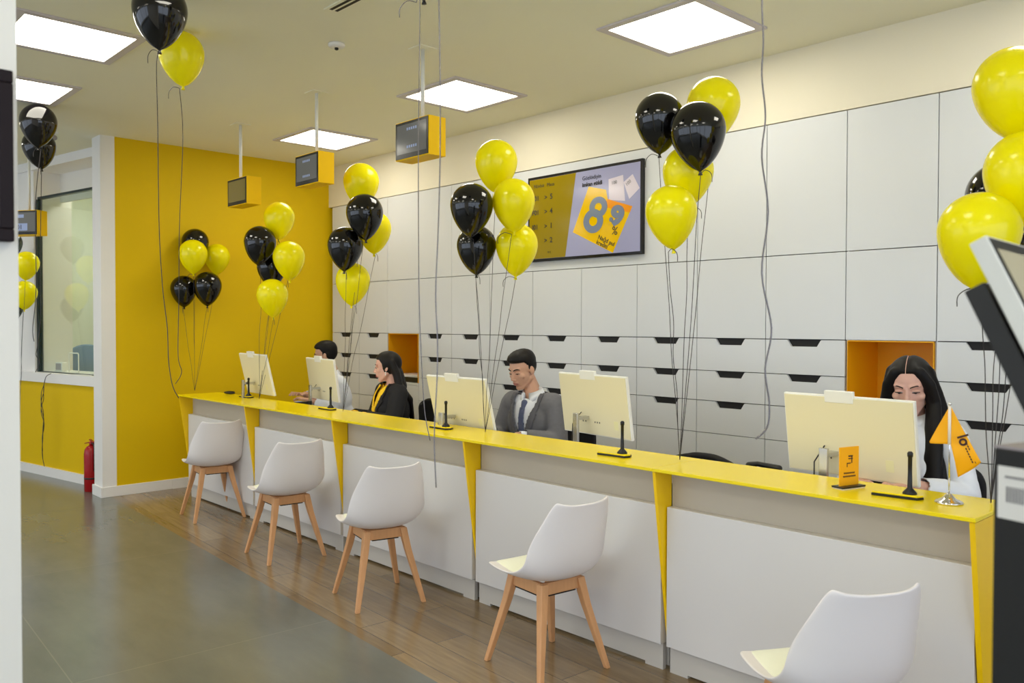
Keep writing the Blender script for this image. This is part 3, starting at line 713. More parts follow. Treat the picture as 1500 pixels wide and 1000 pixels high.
m_ = MB(); m_.tube([(-.1, 0, .0), (-.1, 0, .19), (-.085, 0, .205), (.085, 0, .205), (.1, 0, .19), (.1, 0, 0)], .006, 8); mk('frame', m_, M['white_trim'], t)
t = thing('desk_clock', 'small grey faced display in a white case on the teller ledge', 'display', tp(-.85, .2, 1.085), LR)
m_ = MB(); m_.box(-.075, .075, 0, .05, 0, .10); mk('case', m_, M['white_trim'], t, bevel=.004)
m_ = MB(); m_.box(-.062, .055, -.002, 0, .018, .088); mk('face', m_, M['frame_mid'], t)
t = thing('paper_sheet', 'white papers lying on the teller ledge beside the pillar', 'paper', tp(-.05, .02, 1.0855), LR)
m_ = MB(); m_.box(-.16, .16, -.03, .03, 0, .002); m_.box(-.1, .2, -.02, .035, .002, .004, 0, Matrix.Rotation(.15, 4, 'Z')); mk('sheet', m_, M['label_white'], t)

# ------------------------------------------------------------------ foreground kiosk
t = thing('ticket_kiosk', 'black kiosk with a white label and tilted screen at the right edge', 'kiosk', (-.3985, 1.3225, 0), -.3)
m_ = MB(); m_.box(.0, .36, .0, .30, .0, 1.426); mk('pedestal', m_, M['kiosk_black'], t, bevel=.003)
m_ = MB(); m_.box(.0, .36, .0, .30, 1.4262, 1.43); mk('top_plate', m_, M['frame_mid'], t)
m_ = MB(); m_.box(.007, .09, -.0012, -.0002, 1.328, 1.402); lb_ = mk('label', m_, M['label_white'], t, label='white paper label')
m_ = MB()
for k in range(6): m_.box(.020+k*.0045, .0225+k*.0045, -.002, -.0013, 1.352, 1.374)
m_.box(.018, .06, -.002, -.0013, 1.386, 1.389)
mk('label_print', m_, M['grey_ink'], lb_)
A = Vector((-.4113, 1.3177, 1.7299)); org = Vector((-.3985, 1.3225, 0))
fwv = Vector((-.728, .685, -.020)); rtv = Vector((.686, .728, .002)); upv = Vector((-.016, .012, 1.0))
d1 = (rtv*.268-upv-fwv*.4).normalized(); d2 = (rtv-upv*.054+fwv*.804).normalized(); nn_ = d1.cross(d2).normalized()
if nn_.dot(fwv) < 0: nn_ = -nn_          # points away from the screen face, to its back
d2 = nn_.cross(d1).normalized()
if d2.dot(rtv) < 0: d2 = -d2
Rk = Matrix.Rotation(.3, 3, 'Z')
def kq(a, b, c): return Rk @ (A+d1*a+d2*b+nn_*c-org)
def kbox(a0, a1, b0, b1, c0_, c1, m, nm, bev=.002):
    q = MB(); q.add([kq(a, b, c) for c in (c0_, c1) for a, b in ((a0, b0), (a1, b0), (a1, b1), (a0, b1))], [(0, 3, 2, 1), (4, 5, 6, 7), (0, 1, 5, 4), (1, 2, 6, 5), (2, 3, 7, 6), (3, 0, 4, 7)])
    return mk(nm, q, m, t, bevel=bev)
kbox(0, .34, 0, .45, 0, .026, M['kiosk_white'], 'screen_case')
kbox(.004, .335, .004, .445, -.001, 0, M['kiosk_black'], 'screen_border', 0)
kbox(.022, .32, .014, .43, -.002, -.001, M['beige_screen'], 'display', 0)
kbox(.057, .36, .01, .40, .034, .064, M['kiosk_black'], 'screen_arm')
m_ = MB(); q = []
for k in range(26):
    th = k/25*PI*3.2; q.append(kq(.075+.009*math.sin(th), .055+.018*k/25*2+.006*math.cos(th), -.0028))
m_.tube(q, .0008, 5); mk('screen_doodle', m_, M['label_white'], t)

# ------------------------------------------------------------------ balloons
def balloon_mesh():
    m_ = MB(); prof = []
    prof.append((.001, 1.0))
    for k in range(1, 13): th = PI/2*(1-k/12); prof.append((math.cos(th), math.sin(th)))
    for k in range(1, 15):
        s_ = k/15; r = .55*math.sqrt(max(0, 1-s_**2.0))+.45*(1-s_**1.7); prof.append((r, -1.50*s_))
    prof = prof + [(.07, -1.50), (.045, -1.55), (.075, -1.62), (.085, -1.66), (.02, -1.66)]
    m_.lathe(prof, 40)
    return m_
BM = {}
for c, mm in (('black', 'b_black'), ('yellow', 'b_yellow')): BM[c] = balloon_mesh().mesh('balloon_skin', [M[mm]])
def catmull(P, n=6):
    P = [Vector(p) for p in P]; out = []
    for i in range(len(P)-1):
        a = P[max(i-1, 0)]; b = P[i]; c = P[i+1]; d = P[min(i+2, len(P)-1)]
        for k in range(n):
            t_ = k/n; out.append(.5*((2*b)+(c-a)*t_+(2*a-5*b+4*c-d)*t_*t_+(3*b-a-3*c+d)*t_**3))
    out.append(P[-1]); return out
def balloon(col, x, y, z, r, anchor, label, group, path=None, rr=.0016, rm='ribbon', tilt=None):
    base = Vector((x, y, z))
    t = thing('balloon', label, 'balloon', base, 0, group)
    o = link('balloon_skin', BM[col], t); o.scale = (r, r, r)
    tl = tilt if tilt else (random.uniform(-.08, .08), random.uniform(-.08, .08))
    o.rotation_euler = (tl[0], tl[1], random.uniform(0, 6))
    kn = Euler((tl[0], tl[1], 0)).to_matrix() @ Vector((0, 0, -1.6*r))
    m_ = MB()
    if path is None:
        E_ = Vector(anchor)-base
        P = [kn]
        n = 6
        for k in range(1, n):
            q = kn.lerp(E_, k/n); am = .006*math.sin(PI*k/n)
            q = q+Vector((random.uniform(-am, am), random.uniform(-am, am), 0)); P.append(q)
        P.append(E_)
    else: P = [kn]+[Vector(p)-base for p in path]
    m_.tube(catmull(P), rr, 6)
    # loose curl at the knot
    s_ = random.choice((-1, 1)); L_ = random.uniform(.05, .09)
    m_.tube(catmull([kn, kn+Vector((s_*L_*.5, -.02, .012)), kn+Vector((s_*L_, -.03, -.012)), kn+Vector((s_*L_*1.05, -.03, -.05))], 4), .0018, 5)
    mk('ribbon', m_, M[rm], t)
    return t
B = {
 'far': ((-8.02, 3.33), 'cluster at far end of the counter', [
   ('black', -8.049, 3.355, 2.400, 0.1259, 'black balloon mostly hidden at the top back'), ('yellow', -7.849, 3.251, 2.269, 0.1290, 'yellow balloon at top left'), ('yellow', -8.050, 3.574, 2.273, 0.1215, 'yellow balloon at top right'),
   ('black', -8.053, 3.241, 1.946, 0.1216, 'lower left black balloon'), ('black', -7.851, 3.389, 1.971, 0.1307, 'lower right black balloon')]),
 'second': ((-6.78, 3.38), 'cluster behind the farthest monitor', [
   ('yellow', -6.730, 3.548, 2.534, 0.1309, 'topmost yellow balloon'), ('black', -6.716, 3.362, 2.306, 0.1343, 'large black balloon at left'), ('yellow', -6.547, 3.540, 2.178, 0.1344, 'yellow balloon at right'),
   ('black', -6.896, 3.561, 2.115, 0.1273, 'black balloon half hidden in the middle'), ('yellow', -6.518, 3.371, 1.852, 0.1291, 'lowest yellow balloon')]),
 'third': ((-5.4, 3.36), 'cluster left of the woman in black', [
   ('yellow', -5.455, 3.557, 2.692, 0.1351, 'topmost yellow balloon'), ('black', -5.187, 3.411, 2.415, 0.1339, 'upper black balloon'), ('yellow', -5.377, 3.621, 2.333, 0.1298, 'yellow balloon half hidden at right'),
   ('black', -5.373, 3.365, 2.191, 0.1313, 'lower left black balloon'), ('yellow', -5.523, 3.526, 1.941, 0.1308, 'lowest yellow balloon')]),
 'fourth': ((-3.78, 3.34), 'cluster beside the man in grey suit', [
   ('yellow', -3.847, 3.487, 2.608, 0.1304, 'topmost yellow balloon'), ('black', -3.764, 3.217, 2.304, 0.1264, 'upper black balloon'), ('yellow', -3.640, 3.437, 2.341, 0.1279, 'middle yellow balloon at right'),
   ('black', -3.939, 3.406, 2.092, 0.1225, 'lower black balloon'), ('yellow', -3.738, 3.559, 2.093, 0.1299, 'lowest yellow balloon at right')]),
 'fifth': ((-2.37, 3.34), 'cluster right of the wall screen', [
   ('yellow', -2.373, 3.610, 2.703, 0.1309, 'topmost yellow balloon at right'), ('black', -2.519, 3.363, 2.619, 0.1190, 'black balloon at left'), ('black', -2.280, 3.339, 2.515, 0.1295, 'front black balloon at right'),
   ('yellow', -2.438, 3.491, 2.364, 0.1250, 'middle yellow balloon half hidden'), ('yellow', -2.352, 3.234, 2.133, 0.1195, 'lowest yellow balloon')]),
 'right': ((-1.02, 3.36), 'cluster at the right photo edge', [
   ('yellow', -0.999, 3.473, 2.488, 0.1357, 'topmost yellow balloon'), ('yellow', -0.917, 3.341, 2.149, 0.1343, 'middle yellow balloon cut by the edge'), ('black', -1.086, 3.670, 2.112, 0.1341, 'black balloon behind the yellow ones'),
   ('yellow', -1.007, 3.157, 1.927, 0.1317, 'lowest yellow balloon above the kiosk screen'), ('black', -1.055, 3.90, 2.032, 0.1224, 'rear black balloon almost hidden')]),
}
lf = [('black', (-9.938, 2.187, 2.445), .1205, 'top black balloon mostly hidden'), ('yellow', (-9.593, 2.262, 2.218), .1178, 'upper yellow balloon'), ('yellow', (-9.752, 2.278, 1.925), .1197, 'lower yellow balloon'), ('black', (-9.939, 2.200, 1.793), .1138, 'bottom black balloon mostly hidden')]
for k, (an, wh, lst) in B.items():
    for c, x, y, z, r, lb in lst:
        balloon(c, x, y, z, r, (an[0], an[1], ZT+.002), f'{lb}, {wh}', f'balloon cluster {wh}')
for c, p, r, lb in lf:
    balloon(c, p[0], p[1], p[2], r, (-9.62, 2.18, .45), lb+', in the cluster by the teller window', 'balloon cluster by the teller window')
R1 = [(-4.352, 1.62, 2.9), (-4.341, 1.62, 2.619), (-4.328, 1.619, 2.1), (-4.311, 1.628, 1.789), (-4.292, 1.643, 1.582), (-4.284, 1.646, 1.409), (-4.268, 1.659, 1.288), (-4.246, 1.681, 1.226)]
R2 = [(-4.953, 1.994, 2.706), (-4.958, 1.973, 2.183), (-4.954, 1.965, 1.74), (-4.952, 1.958, 1.418), (-4.936, 1.972, 1.317), (-4.96, 1.944, 1.248)]
C1 = [(-7.39, 1.808, 2.536), (-7.376, 1.804, 1.891), (-7.39, 1.781, 1.569), (-7.381, 1.787, 1.462)]
C2 = [(-7.751, 1.937, 2.585), (-7.746, 1.926, 2.02), (-7.737, 1.926, 1.681), (-7.752, 1.902, 1.426), (-7.759, 1.893, 1.341), (-7.738, 1.913, 1.285), (-7.76, 1.887, 1.2)]
CG = 'balloons floating against the ceiling'
balloon('black', -4.343, 1.635, 3.192, .1331, None, 'large black balloon floating against the ceiling at upper left', CG, R1, .0022)
balloon('yellow', -4.966, 1.994, 3.195, .1289, None, 'yellow balloon floating against the ceiling at upper left', CG, R2, .0022)
balloon('black', -7.386, 1.832, 3.190, .1342, None, 'front one of two black balloons under the left ceiling light', CG, C1, .0028)
balloon('black', -7.771, 1.931, 3.075, .1272, None, 'rear one of two black balloons under the left ceiling light', CG, C2, .0028)
H1 = [(-2.914, 2.197, 2.992), (-2.909, 2.186, 2.406), (-2.903, 2.181, 2.026), (-2.896, 2.18, 1.704), (-2.886, 2.183, 1.469), (-2.873, 2.191, 1.235), (-2.855, 2.207, 1.103)]
H2 = [(-1.906, 1.505, 2.528), (-1.897, 1.503, 2.138), (-1.897, 1.496, 1.884), (-1.899, 1.488, 1.689), (-1.893, 1.49, 1.552), (-1.892, 1.487, 1.435), (-1.895, 1.48, 1.279), (-1.889, 1.482, 1.134)]
H3 = [(-1.383, 2.372, 2.9), (-1.378, 2.359, 2.608), (-1.373, 2.36, 2.481), (-1.375, 2.356, 2.375), (-1.365, 2.362, 2.248), (-1.371, 2.353, 2.121), (-1.355, 2.365, 1.952), (-1.365, 2.348, 1.762), (-1.342, 2.368, 1.592), (-1.353, 2.352, 1.465), (-1.343, 2.36, 1.36), (-1.346, 2.355, 1.286), (-1.37, 2.328, 1.248)]
balloon('black', -2.915, 2.20, 3.190, .13, None, 'balloon whose thin ribbon hangs in front of the largest hanging screen', CG, H1, .0020, 'ribbon_silver')
balloon('yellow', -1.91, 1.51, 3.190, .13, None, 'balloon whose grey ribbon hangs lowest, across the desk front', CG, H2, .0019, 'ribbon_silver')
balloon('yellow', -1.383, 2.372, 3.190, .13, None, 'balloon whose curly grey ribbon hangs left of the long haired woman', CG, H3, .0026, 'ribbon_silver')
t = thing('ribbon', 'tangled black ribbons hanging from the teller ledge', 'ribbon', (-9.53, 2.26, 0))
for s_ in range(3):
    m_ = MB(); P = [(.005*s_, .2-.0*s_, 1.09), (0, .155, 1.06), (.0, .135, .98)]
    for k in range(9): P.append((.025*math.sin(k*1.9+s_*2), .12+.01*math.cos(k*1.3+s_), .9-.1*k*(.75+.1*s_)))
    m_.tube(catmull(P, 5), .0035, 5); mk('ribbon_strand', m_, M['ribbon'], t)

# ------------------------------------------------------------------ office chairs behind the desk
def office_chair(x, y, rz, label, h=1.0):
    t = thing('office_chair', label, 'chair', (x, y, 0), rz, group='black office chairs behind the desk')
    m_ = MB(); vs = []; fs = []; nu, nv = 12, 10
    for j in range(nv+1):
        v = j/nv
        for i in range(nu+1):
            u = -1+2*i/nu; hw = .235*(1-.25*max(0, v-.7)**1.5/.16) if v > .7 else .235
            vs.append((u*hw, -.24-.03*math.sin(v*PI)+.05*u*u, .60+v*(h-.60)-(.05*u**4 if j == nv else 0)))
    for j in range(nv):
        for i in range(nu): fs.append((j*(nu+1)+i, j*(nu+1)+i+1, (j+1)*(nu+1)+i+1, (j+1)*(nu+1)+i))
    m_.add(vs, fs, 0, True); o = mk('backrest', m_, M['blk_soft'], t); so = o.modifiers.new('s', 'SOLIDIFY'); so.thickness = .04; o.modifiers.new('b', 'SUBSURF').render_levels = 1
    m_ = MB(); m_.box(-.24, .24, -.2, .24, .42, .475); mk('seat', m_, M['blk_soft'], t, bevel=.02)
    for s_ in (-1, 1):
        m_ = MB(); m_.tube([(s_*.24, 0, .46), (s_*.29, 0, .5), (s_*.29, .0, .68)], .014, 8); m_.box(s_*.29-.03, s_*.29+.03, -.13, .13, .68, .71); mk('armrest', m_, M['blk_plastic'], t, bevel=.004)
    m_ = MB(); m_.tube([(0, -.1, .46), (0, -.22, .50), (0, -.26, .7)], .02, 8); m_.tube([(0, 0, .1), (0, 0, .45)], .025, 10)
    for k in range(5):
        a = 2*PI*k/5; m_.tube([(0, 0, .11), (.29*math.cos(a), .29*math.sin(a), .07)], .018, 8); m_.ell((.29*math.cos(a), .29*math.sin(a), .031), (.022, .03, .03))
    mk('base', m_, M['blk_plastic'], t)

# ------------------------------------------------------------------ people
def remesh(mb_, vox, smooth=4, name='tmp'):
    me = mb_.mesh(name, []); o = bpy.data.objects.new('tmp_remesh', me); COL.objects.link(o)
    r = o.modifiers.new('r', 'REMESH'); r.mode = 'VOXEL'; r.voxel_size = vox; r.use_smooth_shade = True
    s = o.modifiers.new('s', 'SMOOTH'); s.factor = .5; s.iterations = smooth
    bpy.context.view_layer.update()
    out = bpy.data.meshes.new_from_object(o.evaluated_get(bpy.context.evaluated_depsgraph_get()))
    bpy.data.objects.remove(o); bpy.data.meshes.remove(me)
    for p in out.polygons: p.use_smooth = True
    return out
def keep(me, pred):
    bm = bmesh.new(); bm.from_mesh(me)
    bmesh.ops.delete(bm, geom=[v for v in bm.verts if not pred(v.co)], context='VERTS')
    bmesh.ops.smooth_vert(bm, verts=[v for v in bm.verts if v.is_boundary], factor=.5, use_axis_x=True, use_axis_y=True, use_axis_z=True)
    out = bpy.data.meshes.new('cut'); bm.to_mesh(out); bm.free()
    for p in out.polygons: p.use_smooth = True
    return out
def offset(me, d):
    ns = [v.normal.copy() for v in me.vertices]
    for v, n in zip(me.vertices, ns): v.co += n*d
    return me
def head_blobs(m_, H, jaw=1.0, fem=False):
    E3 = lambda c, r, rot=None: m_.ell(c, r, 0, H, rot)
    C3 = lambda p, r, q, s, fl_=None: m_.cap(p, r, q, s, 0, H, flat=fl_)
    E3((0, -.012, .032), (.074, .094, .084)); E3((0, .018, -.025), (.063*jaw, .070, .082))
    E3((0, .058, -.096), (.024*jaw, .022, .018))
    for s_ in (-1, 1):
        C3((s_*.054*jaw, -.005, -.050), .020, (s_*.016, .056, -.098), .015)
        E3((s_*.040, .054, -.020), (.024, .022, .020)); C3((s_*.046, .066, .030), .008, (s_*.013, .079, .026), .009)
        E3((s_*.077, -.012, -.004), (.007, .017, .029), Euler((.12, 0, s_*.35)))
        E3((s_*.011, .093, -.033), (.008, .010, .007))
    C3((0, .080, .016), .0075, (0, .102, -.026), .0105); E3((0, .101, -.029), (.011, .011, .009))
    E3((0, .078, -.058), (.027, .016, .018))
    C3((-.019, .083, -.0575), .004, (0, .0915, -.0555), .0052); C3((.019, .083, -.0575), .004, (0, .0915, -.0555), .0052)
    C3((-.016, .084, -.0665), .004, (0, .090, -.0685), .0062); C3((.016, .084, -.0665), .004, (0, .090, -.0685), .0062)
    C3((0, -.022, -.045), .049 if not fem else .043, (0, -.045, -.14), .049 if not fem else .043)
def torso_blobs(m_, g_, T, arms, fem=False, top=True, armg=None):
    """g_: inflation; T: lean matrix"""
    armg = g_ if armg is None else armg
    wch = .155 if not fem else .140
    m_.ell((0, -.0, .58), (.165+g_, .120+g_, .12+g_), 0, T); m_.ell((0, .0, .73), (.140+g_, .104+g_, .16+g_), 0, T)
    m_.ell((0, .0, .90), (wch+g_, .116+g_, .17+g_), 0, T)
    if fem:
        for s_ in (-1, 1): m_.ell((s_*.062, .085, .885), (.060+g_*.6, .055+g_*.6, .058+g_*.6), 0, T)
    sw = .168 if not fem else .140
    m_.cap((-sw+.01, -.01, 1.015), .060+g_, (sw-.01, -.01, 1.015), .060+g_, 0, T, flat=((0, 1, 0), .95))
    for s_ in (-1, 1): m_.cap((s_*.115, -.015, 1.030), .046+g_*.7, (s_*.03, -.02, 1.072), .042+g_*.5, 0, T)
    for s_, ar in zip((-1, 1), arms):
        sh = T @ Vector((s_*(sw+.012), -.008, 1.008)); el, wr = Vector(ar[0]), Vector(ar[1])
        m_.cap(sh, .050+armg, el, .040+armg); m_.cap(el, .040+armg, wr, .027+armg*.9)
def hand(m_, wr, d, side, pitch=0.0):
    """palm down hand with five fingers growing from the wrist along d"""
    d = Vector(d).normalized(); up = Vector((0, 0, 1)); lat = d.cross(up).normalized(); up = lat.cross(d).normalized()
    m_.cap(wr, .026, wr+d*.035, .026, flat=(up, .62)); pc = wr+d*.06
    m_.cap(wr+d*.03, .033, wr+d*.075, .034, flat=(up, .42))
    for k, (o_, ln) in enumerate(((-.029, .062), (-.0098, .074), (.0098, .070), (.028, .054))):
        b0_ = wr+d*.085+lat*o_*side*(-1); m1 = b0_+d*ln*.5+up*.008+lat*o_*side*(-.15); m2 = b0_+d*ln*.92-up*.016+lat*o_*side*(-.2)
        m_.cap(b0_, .0095, m1, .0088); m_.cap(m1, .0088, m2, .0075)
    th0 = wr+d*.03+lat*side*(-.026)*(-1)*-1
    s2 = -1 if side > 0 else 1
    b0_ = wr+d*.028+lat*.026*s2; m1 = b0_+d*.032+lat*.022*s2-up*.004; m2 = m1+d*.03+lat*.006*s2-up*.006
    m_.cap(b0_, .0125, m1, .0105); m_.cap(m1, .0105, m2, .009)
def add_face(body, H, fem, down=.5, skin='skin_m'):
    for s_ in (-1, 1):
        m_ = MB(); m_.ell((s_*.0315, .0725, .0040), (.0145, .0090, .0062), 0, H, Euler((0, s_*.05, -s_*.25))); e = mk('eye', m_, M['eye_white'], body)
        m_ = MB(); m_.ell((s_*.0310, .0780, .0020), (.0058, .0040, .0052), 0, H); mk('iris', m_, M['eye_dark'], e)
        m_ = MB(); m_.ell((s_*.0318, .0722, .0105-.0045*down), (.0165, .0108, .0078), 0, H, Euler((.25, s_*.05, -s_*.25))); mk('eyelid', m_, M[skin], e)
        y0 = .0035-.003*down
        m_ = MB(); m_.tube([H @ Vector(p) for p in ((s_*.0175, .0785, y0-.001), (s_*.024, .0828, y0+.0012), (s_*.033, .0830, y0+.0016), (s_*.0475, .0745, y0+.0005))], [.0011, .0025, .0028, .0014] if fem else [.0012, .0024, .0026, .0012], 6); mk('eyelashes', m_, M['eye_dark'], e)
        m_ = MB(); P = [H @ Vector(p) for p in ((s_*.013, .0865, .0250), (s_*.026, .0840, .0300), (s_*.038, .0770, .0312), (s_*.050, .066, .0260))]
        m_.tube(catmull(P, 4), 0.0038 if not fem else .0025, 6); mk('eyebrow', m_, M['hair'], body)
def short_hair(body, H, quiff=1.0):
    m_ = MB(); c = Vector((0, -.014, .030)); nu, nv = 64, 48; vs = []
    for j in range(nv+1):
        ph = -PI/2+PI*j/nv
        for k in range(nu):
            th = 2*PI*k/nu; d = Vector((math.cos(ph)*math.cos(th), math.cos(ph)*math.sin(th), math.sin(ph)))
            r0 = Vector((.074*d.x, .094*d.y, .084*d.z)); p = c+r0
            # hairline height as a function of the angle to the front
            front = d.y/max(1e-6, math.hypot(d.x, d.y)) if math.hypot(d.x, d.y) > 1e-6 else 1
            if front > .45: hl = .056+.012*(front-.45)
            elif front > .0: hl = -.008 + (front/.45)*.064 if front > .2 else -.012+.0*front
            else: hl = -.012-.060*min(1, -front*1.4)
            q = max(0, min(1, (p.z-hl)/.012)); q = q*q*(3-2*q)
            thick = .003+.019*max(0, min(1, (p.z-.035)/.055)) + quiff*.014*max(0, min(1, (p.z-.055)/.025))*max(0, d.y)
            thick += .0015*math.sin(th*23)*math.sin(ph*17)
            vs.append(p+r0.normalized()*(-.012*(1-q)+thick*q))
    fs = [(j*nu+k, j*nu+(k+1) % nu, (j+1)*nu+(k+1) % nu, (j+1)*nu+k) for j in range(nv) for k in range(nu)]
    m_.add(vs, fs, 0, True, H); return mk('hair', m_, M['hair'], body)
def person(loc, rz, sc, skin, lipm, head_yaw, head_pitch, head_roll, lean, arms, fem, label, head_shift=(0, 0, 0)):
    Lm = Matrix.Translation((0, 0, .56)) @ Matrix.Rotation(-lean, 4, 'X') @ Matrix.Translation((0, 0, -.56))
    neck = Lm @ Vector((0, -.012, 1.085))
    H = Matrix.Translation(neck+Vector((0, .030, .135))+Vector(head_shift)) @ Euler((head_pitch, head_roll, head_yaw), 'XYZ').to_matrix().to_4x4()
    m_ = MB(); head_blobs(m_, H, 1.0 if not fem else .94, fem); torso_blobs(m_, -.022, Lm, arms, fem, armg=0)
    m_.cap(Lm @ Vector((0, -.02, 1.03)), .052 if not fem else .044, H @ Vector((0, -.03, -.08)), .049 if not fem else .042)
    for s_, ar in zip((-1, 1), arms):
        wr = Vector(ar[1]); d = wr-Vector(ar[0]); d.z *= .3; hand(m_, wr+d.normalized()*.015, d, s_)
    for s_ in (-1, 1):
        m_.cap((s_*.085, .0, .55), .082, (s_*.11, .40, .54), .056); m_.cap((s_*.11, .40, .54), .054, (s_*.11, .42, .10), .036); m_.cap((s_*.11, .40, .05), .035, (s_*.11, .53, .035), .030)
    me = remesh(m_, .0042, 3, 'person_body'); me.name = 'person'
    me.materials.append(M[skin]); me.materials.append(M[lipm]); Hi = H.inverted()
    for p in me.polygons:
        q = Hi @ p.center
        if q.y > .072 and abs(q.x) < .0235 and -.0745 < q.z < -.0515:
            e1 = (q.x/.024)**2+((q.z+.0628)/.0105)**2
            if e1 < 1: p.material_index = 1
    body = link('person', me, None, loc, rz); body.scale = (sc, sc, sc); props(body, label, 'person')
    add_face(body, H, fem, down=.75 if not fem else .4, skin=skin)
    return body, H, Lm
def trousers(body):
    m_ = MB(); m_.ell((0, -.0, .57), (.185, .140, .11))
    for s_ in (-1, 1): m_.cap((s_*.085, .0, .55), .095, (s_*.11, .40, .54), .070); m_.cap((s_*.11, .40, .54), .068, (s_*.11, .42, .12), .052)
    me = remesh(m_, .012, 3); me.materials.append(M['trousers']); link('trousers', me, body)
    m_ = MB()
    for s_ in (-1, 1): m_.cap((s_*.11, .39, .045), .044, (s_*.11, .55, .035), .034); m_.box(s_*.11-.04, s_*.11+.04, .34, .585, -.0, .012)
    me = remesh(m_, .01, 2); me.materials.append(M['blk_plastic']); link('shoes', me, body)
def solid(o, th, off=-1):
    s_ = o.modifiers.new('solid', 'SOLIDIFY'); s_.thickness = th; s_.offset = off; return o
def collar(body, Lm, r, m, gap=.5, z0=1.062, hgt=.056, drop=.055):
    m_ = MB(); n = 30; vs = []
    for k in range(n+1):
        a = PI/2+gap/2+(2*PI-gap)*k/n; e = abs(k/n-.5)*2
        c, s_ = math.cos(a), math.sin(a); fr_ = max(0, s_)
        zc = z0-.018*fr_
        vs += [Lm @ Vector((c*r, s_*r-.014, zc)), Lm @ Vector((c*r*1.02, s_*r*1.02-.016, zc+hgt)), Lm @ Vector((c*(r+.022), s_*(r+.020)-.012, zc+.008-(drop if e > .86 else 0)*((e-.86)/.14)))]
    fs = []
    for k in range(n):
        for j in range(2): fs.append((k*3+j, (k+1)*3+j, (k+1)*3+j+1, k*3+j+1))
    m_.add(vs, fs, 0, True); o = mk('shirt_collar', m_, m, body); solid(o, .003, 0); return o
def cut_wrists(co, arms, ext=.0):
    for ar in arms:
        e, w = Vector(ar[0]), Vector(ar[1]); d = (w-e).normalized()
        if (co-w).dot(d) > ext and (co-w).length < .14: return False
    return True

# --- man in the grey suit
arms = [((-.235, .10, .80), (-.10, .335, .845)), ((.245, .09, .79), (.12, .335, .845))]
loc = (-4.02, 4.03, 0)
body, H, Lm = person(loc, PI+.12, 1.05, 'skin_m', 'lip_m', -.14, -.30, .03, .13, arms, False, 'man in a grey suit and blue tie looking down behind the counter', (.060, 0, .015))
short_hair(body, H, 1.0); trousers(body)
def dress_jacket(body, Lm, arms, mj, ml, ms, fem=False, vtop=.088, vbot=.80, g_j=.026, asym=0, tie=True):
    Li = Lm.inverted()
    m_ = MB(); torso_blobs(m_, .010, Lm, arms, fem); me = remesh(m_, .008, 5)
    def shirt_ok(co):
        q = Li @ co
        return cut_wrists(co, arms, -.01) and not (q.z > 1.085) and not (math.hypot(q.x, q.y+.015) < .058 and q.z > 1.03)
    sm = keep(me, shirt_ok); sm.materials.append(ms); solid(link('shirt', sm, body), .003)
    m_ = MB(); torso_blobs(m_, g_j, Lm, arms, fem, armg=g_j-.002); mj_ = remesh(m_, .008, 5)
    def v_half(z): return max(0, min(1, (z-vbot)/(1.06-vbot)))*vtop
    def ok(co):
        q = Li @ co
        if not cut_wrists(co, arms, -.045): return False
        if q.z > 1.10 or (math.hypot(q.x, q.y+.015) < .074 and q.z > 1.02): return False
        if q.y > .02 and q.z > vbot and abs(q.x-asym) < v_half(q.z): return False
        return q.z > .52
    jm = keep(mj_, ok); jm.materials.append(mj); solid(link('jacket', jm, body), .005)
    def lap(co):
        q = Li @ co
        if q.y < .02 or q.z < vbot-.005 or not ok(co): return False
        a = abs(q.x-asym)-v_half(q.z); wid = .052 if q.z < .985 else .040
        return a < wid*min(1, (q.z-vbot+.03)/.10)
    lm = keep(mj_, lap); offset(lm, .005); lm.materials.append(ml); solid(link('lapel', lm, body), .003, 1)
    return me, Li, v_half
me, Li, vh = dress_jacket(body, Lm, arms, M['suit'], M['lapel'], M['shirt'])
collar(body, Lm, .062, M['shirt'])
def tie_ok(co):
    q = Li @ co
    return q.y > .04 and .70 < q.z < 1.02 and abs(q.x) < .020+.018*(1.02-q.z)/.3
tm = keep(me, tie_ok); offset(tm, .006); tm.materials.append(M['tie']); o = link('necktie', tm, body); solid(o, .004, 1)
m_ = MB(); m_.cap(Lm @ Vector((0, .078, 1.045)), .020, Lm @ Vector((0, .098, 1.012)), .013); mk('tie_knot', m_, M['tie'], body)

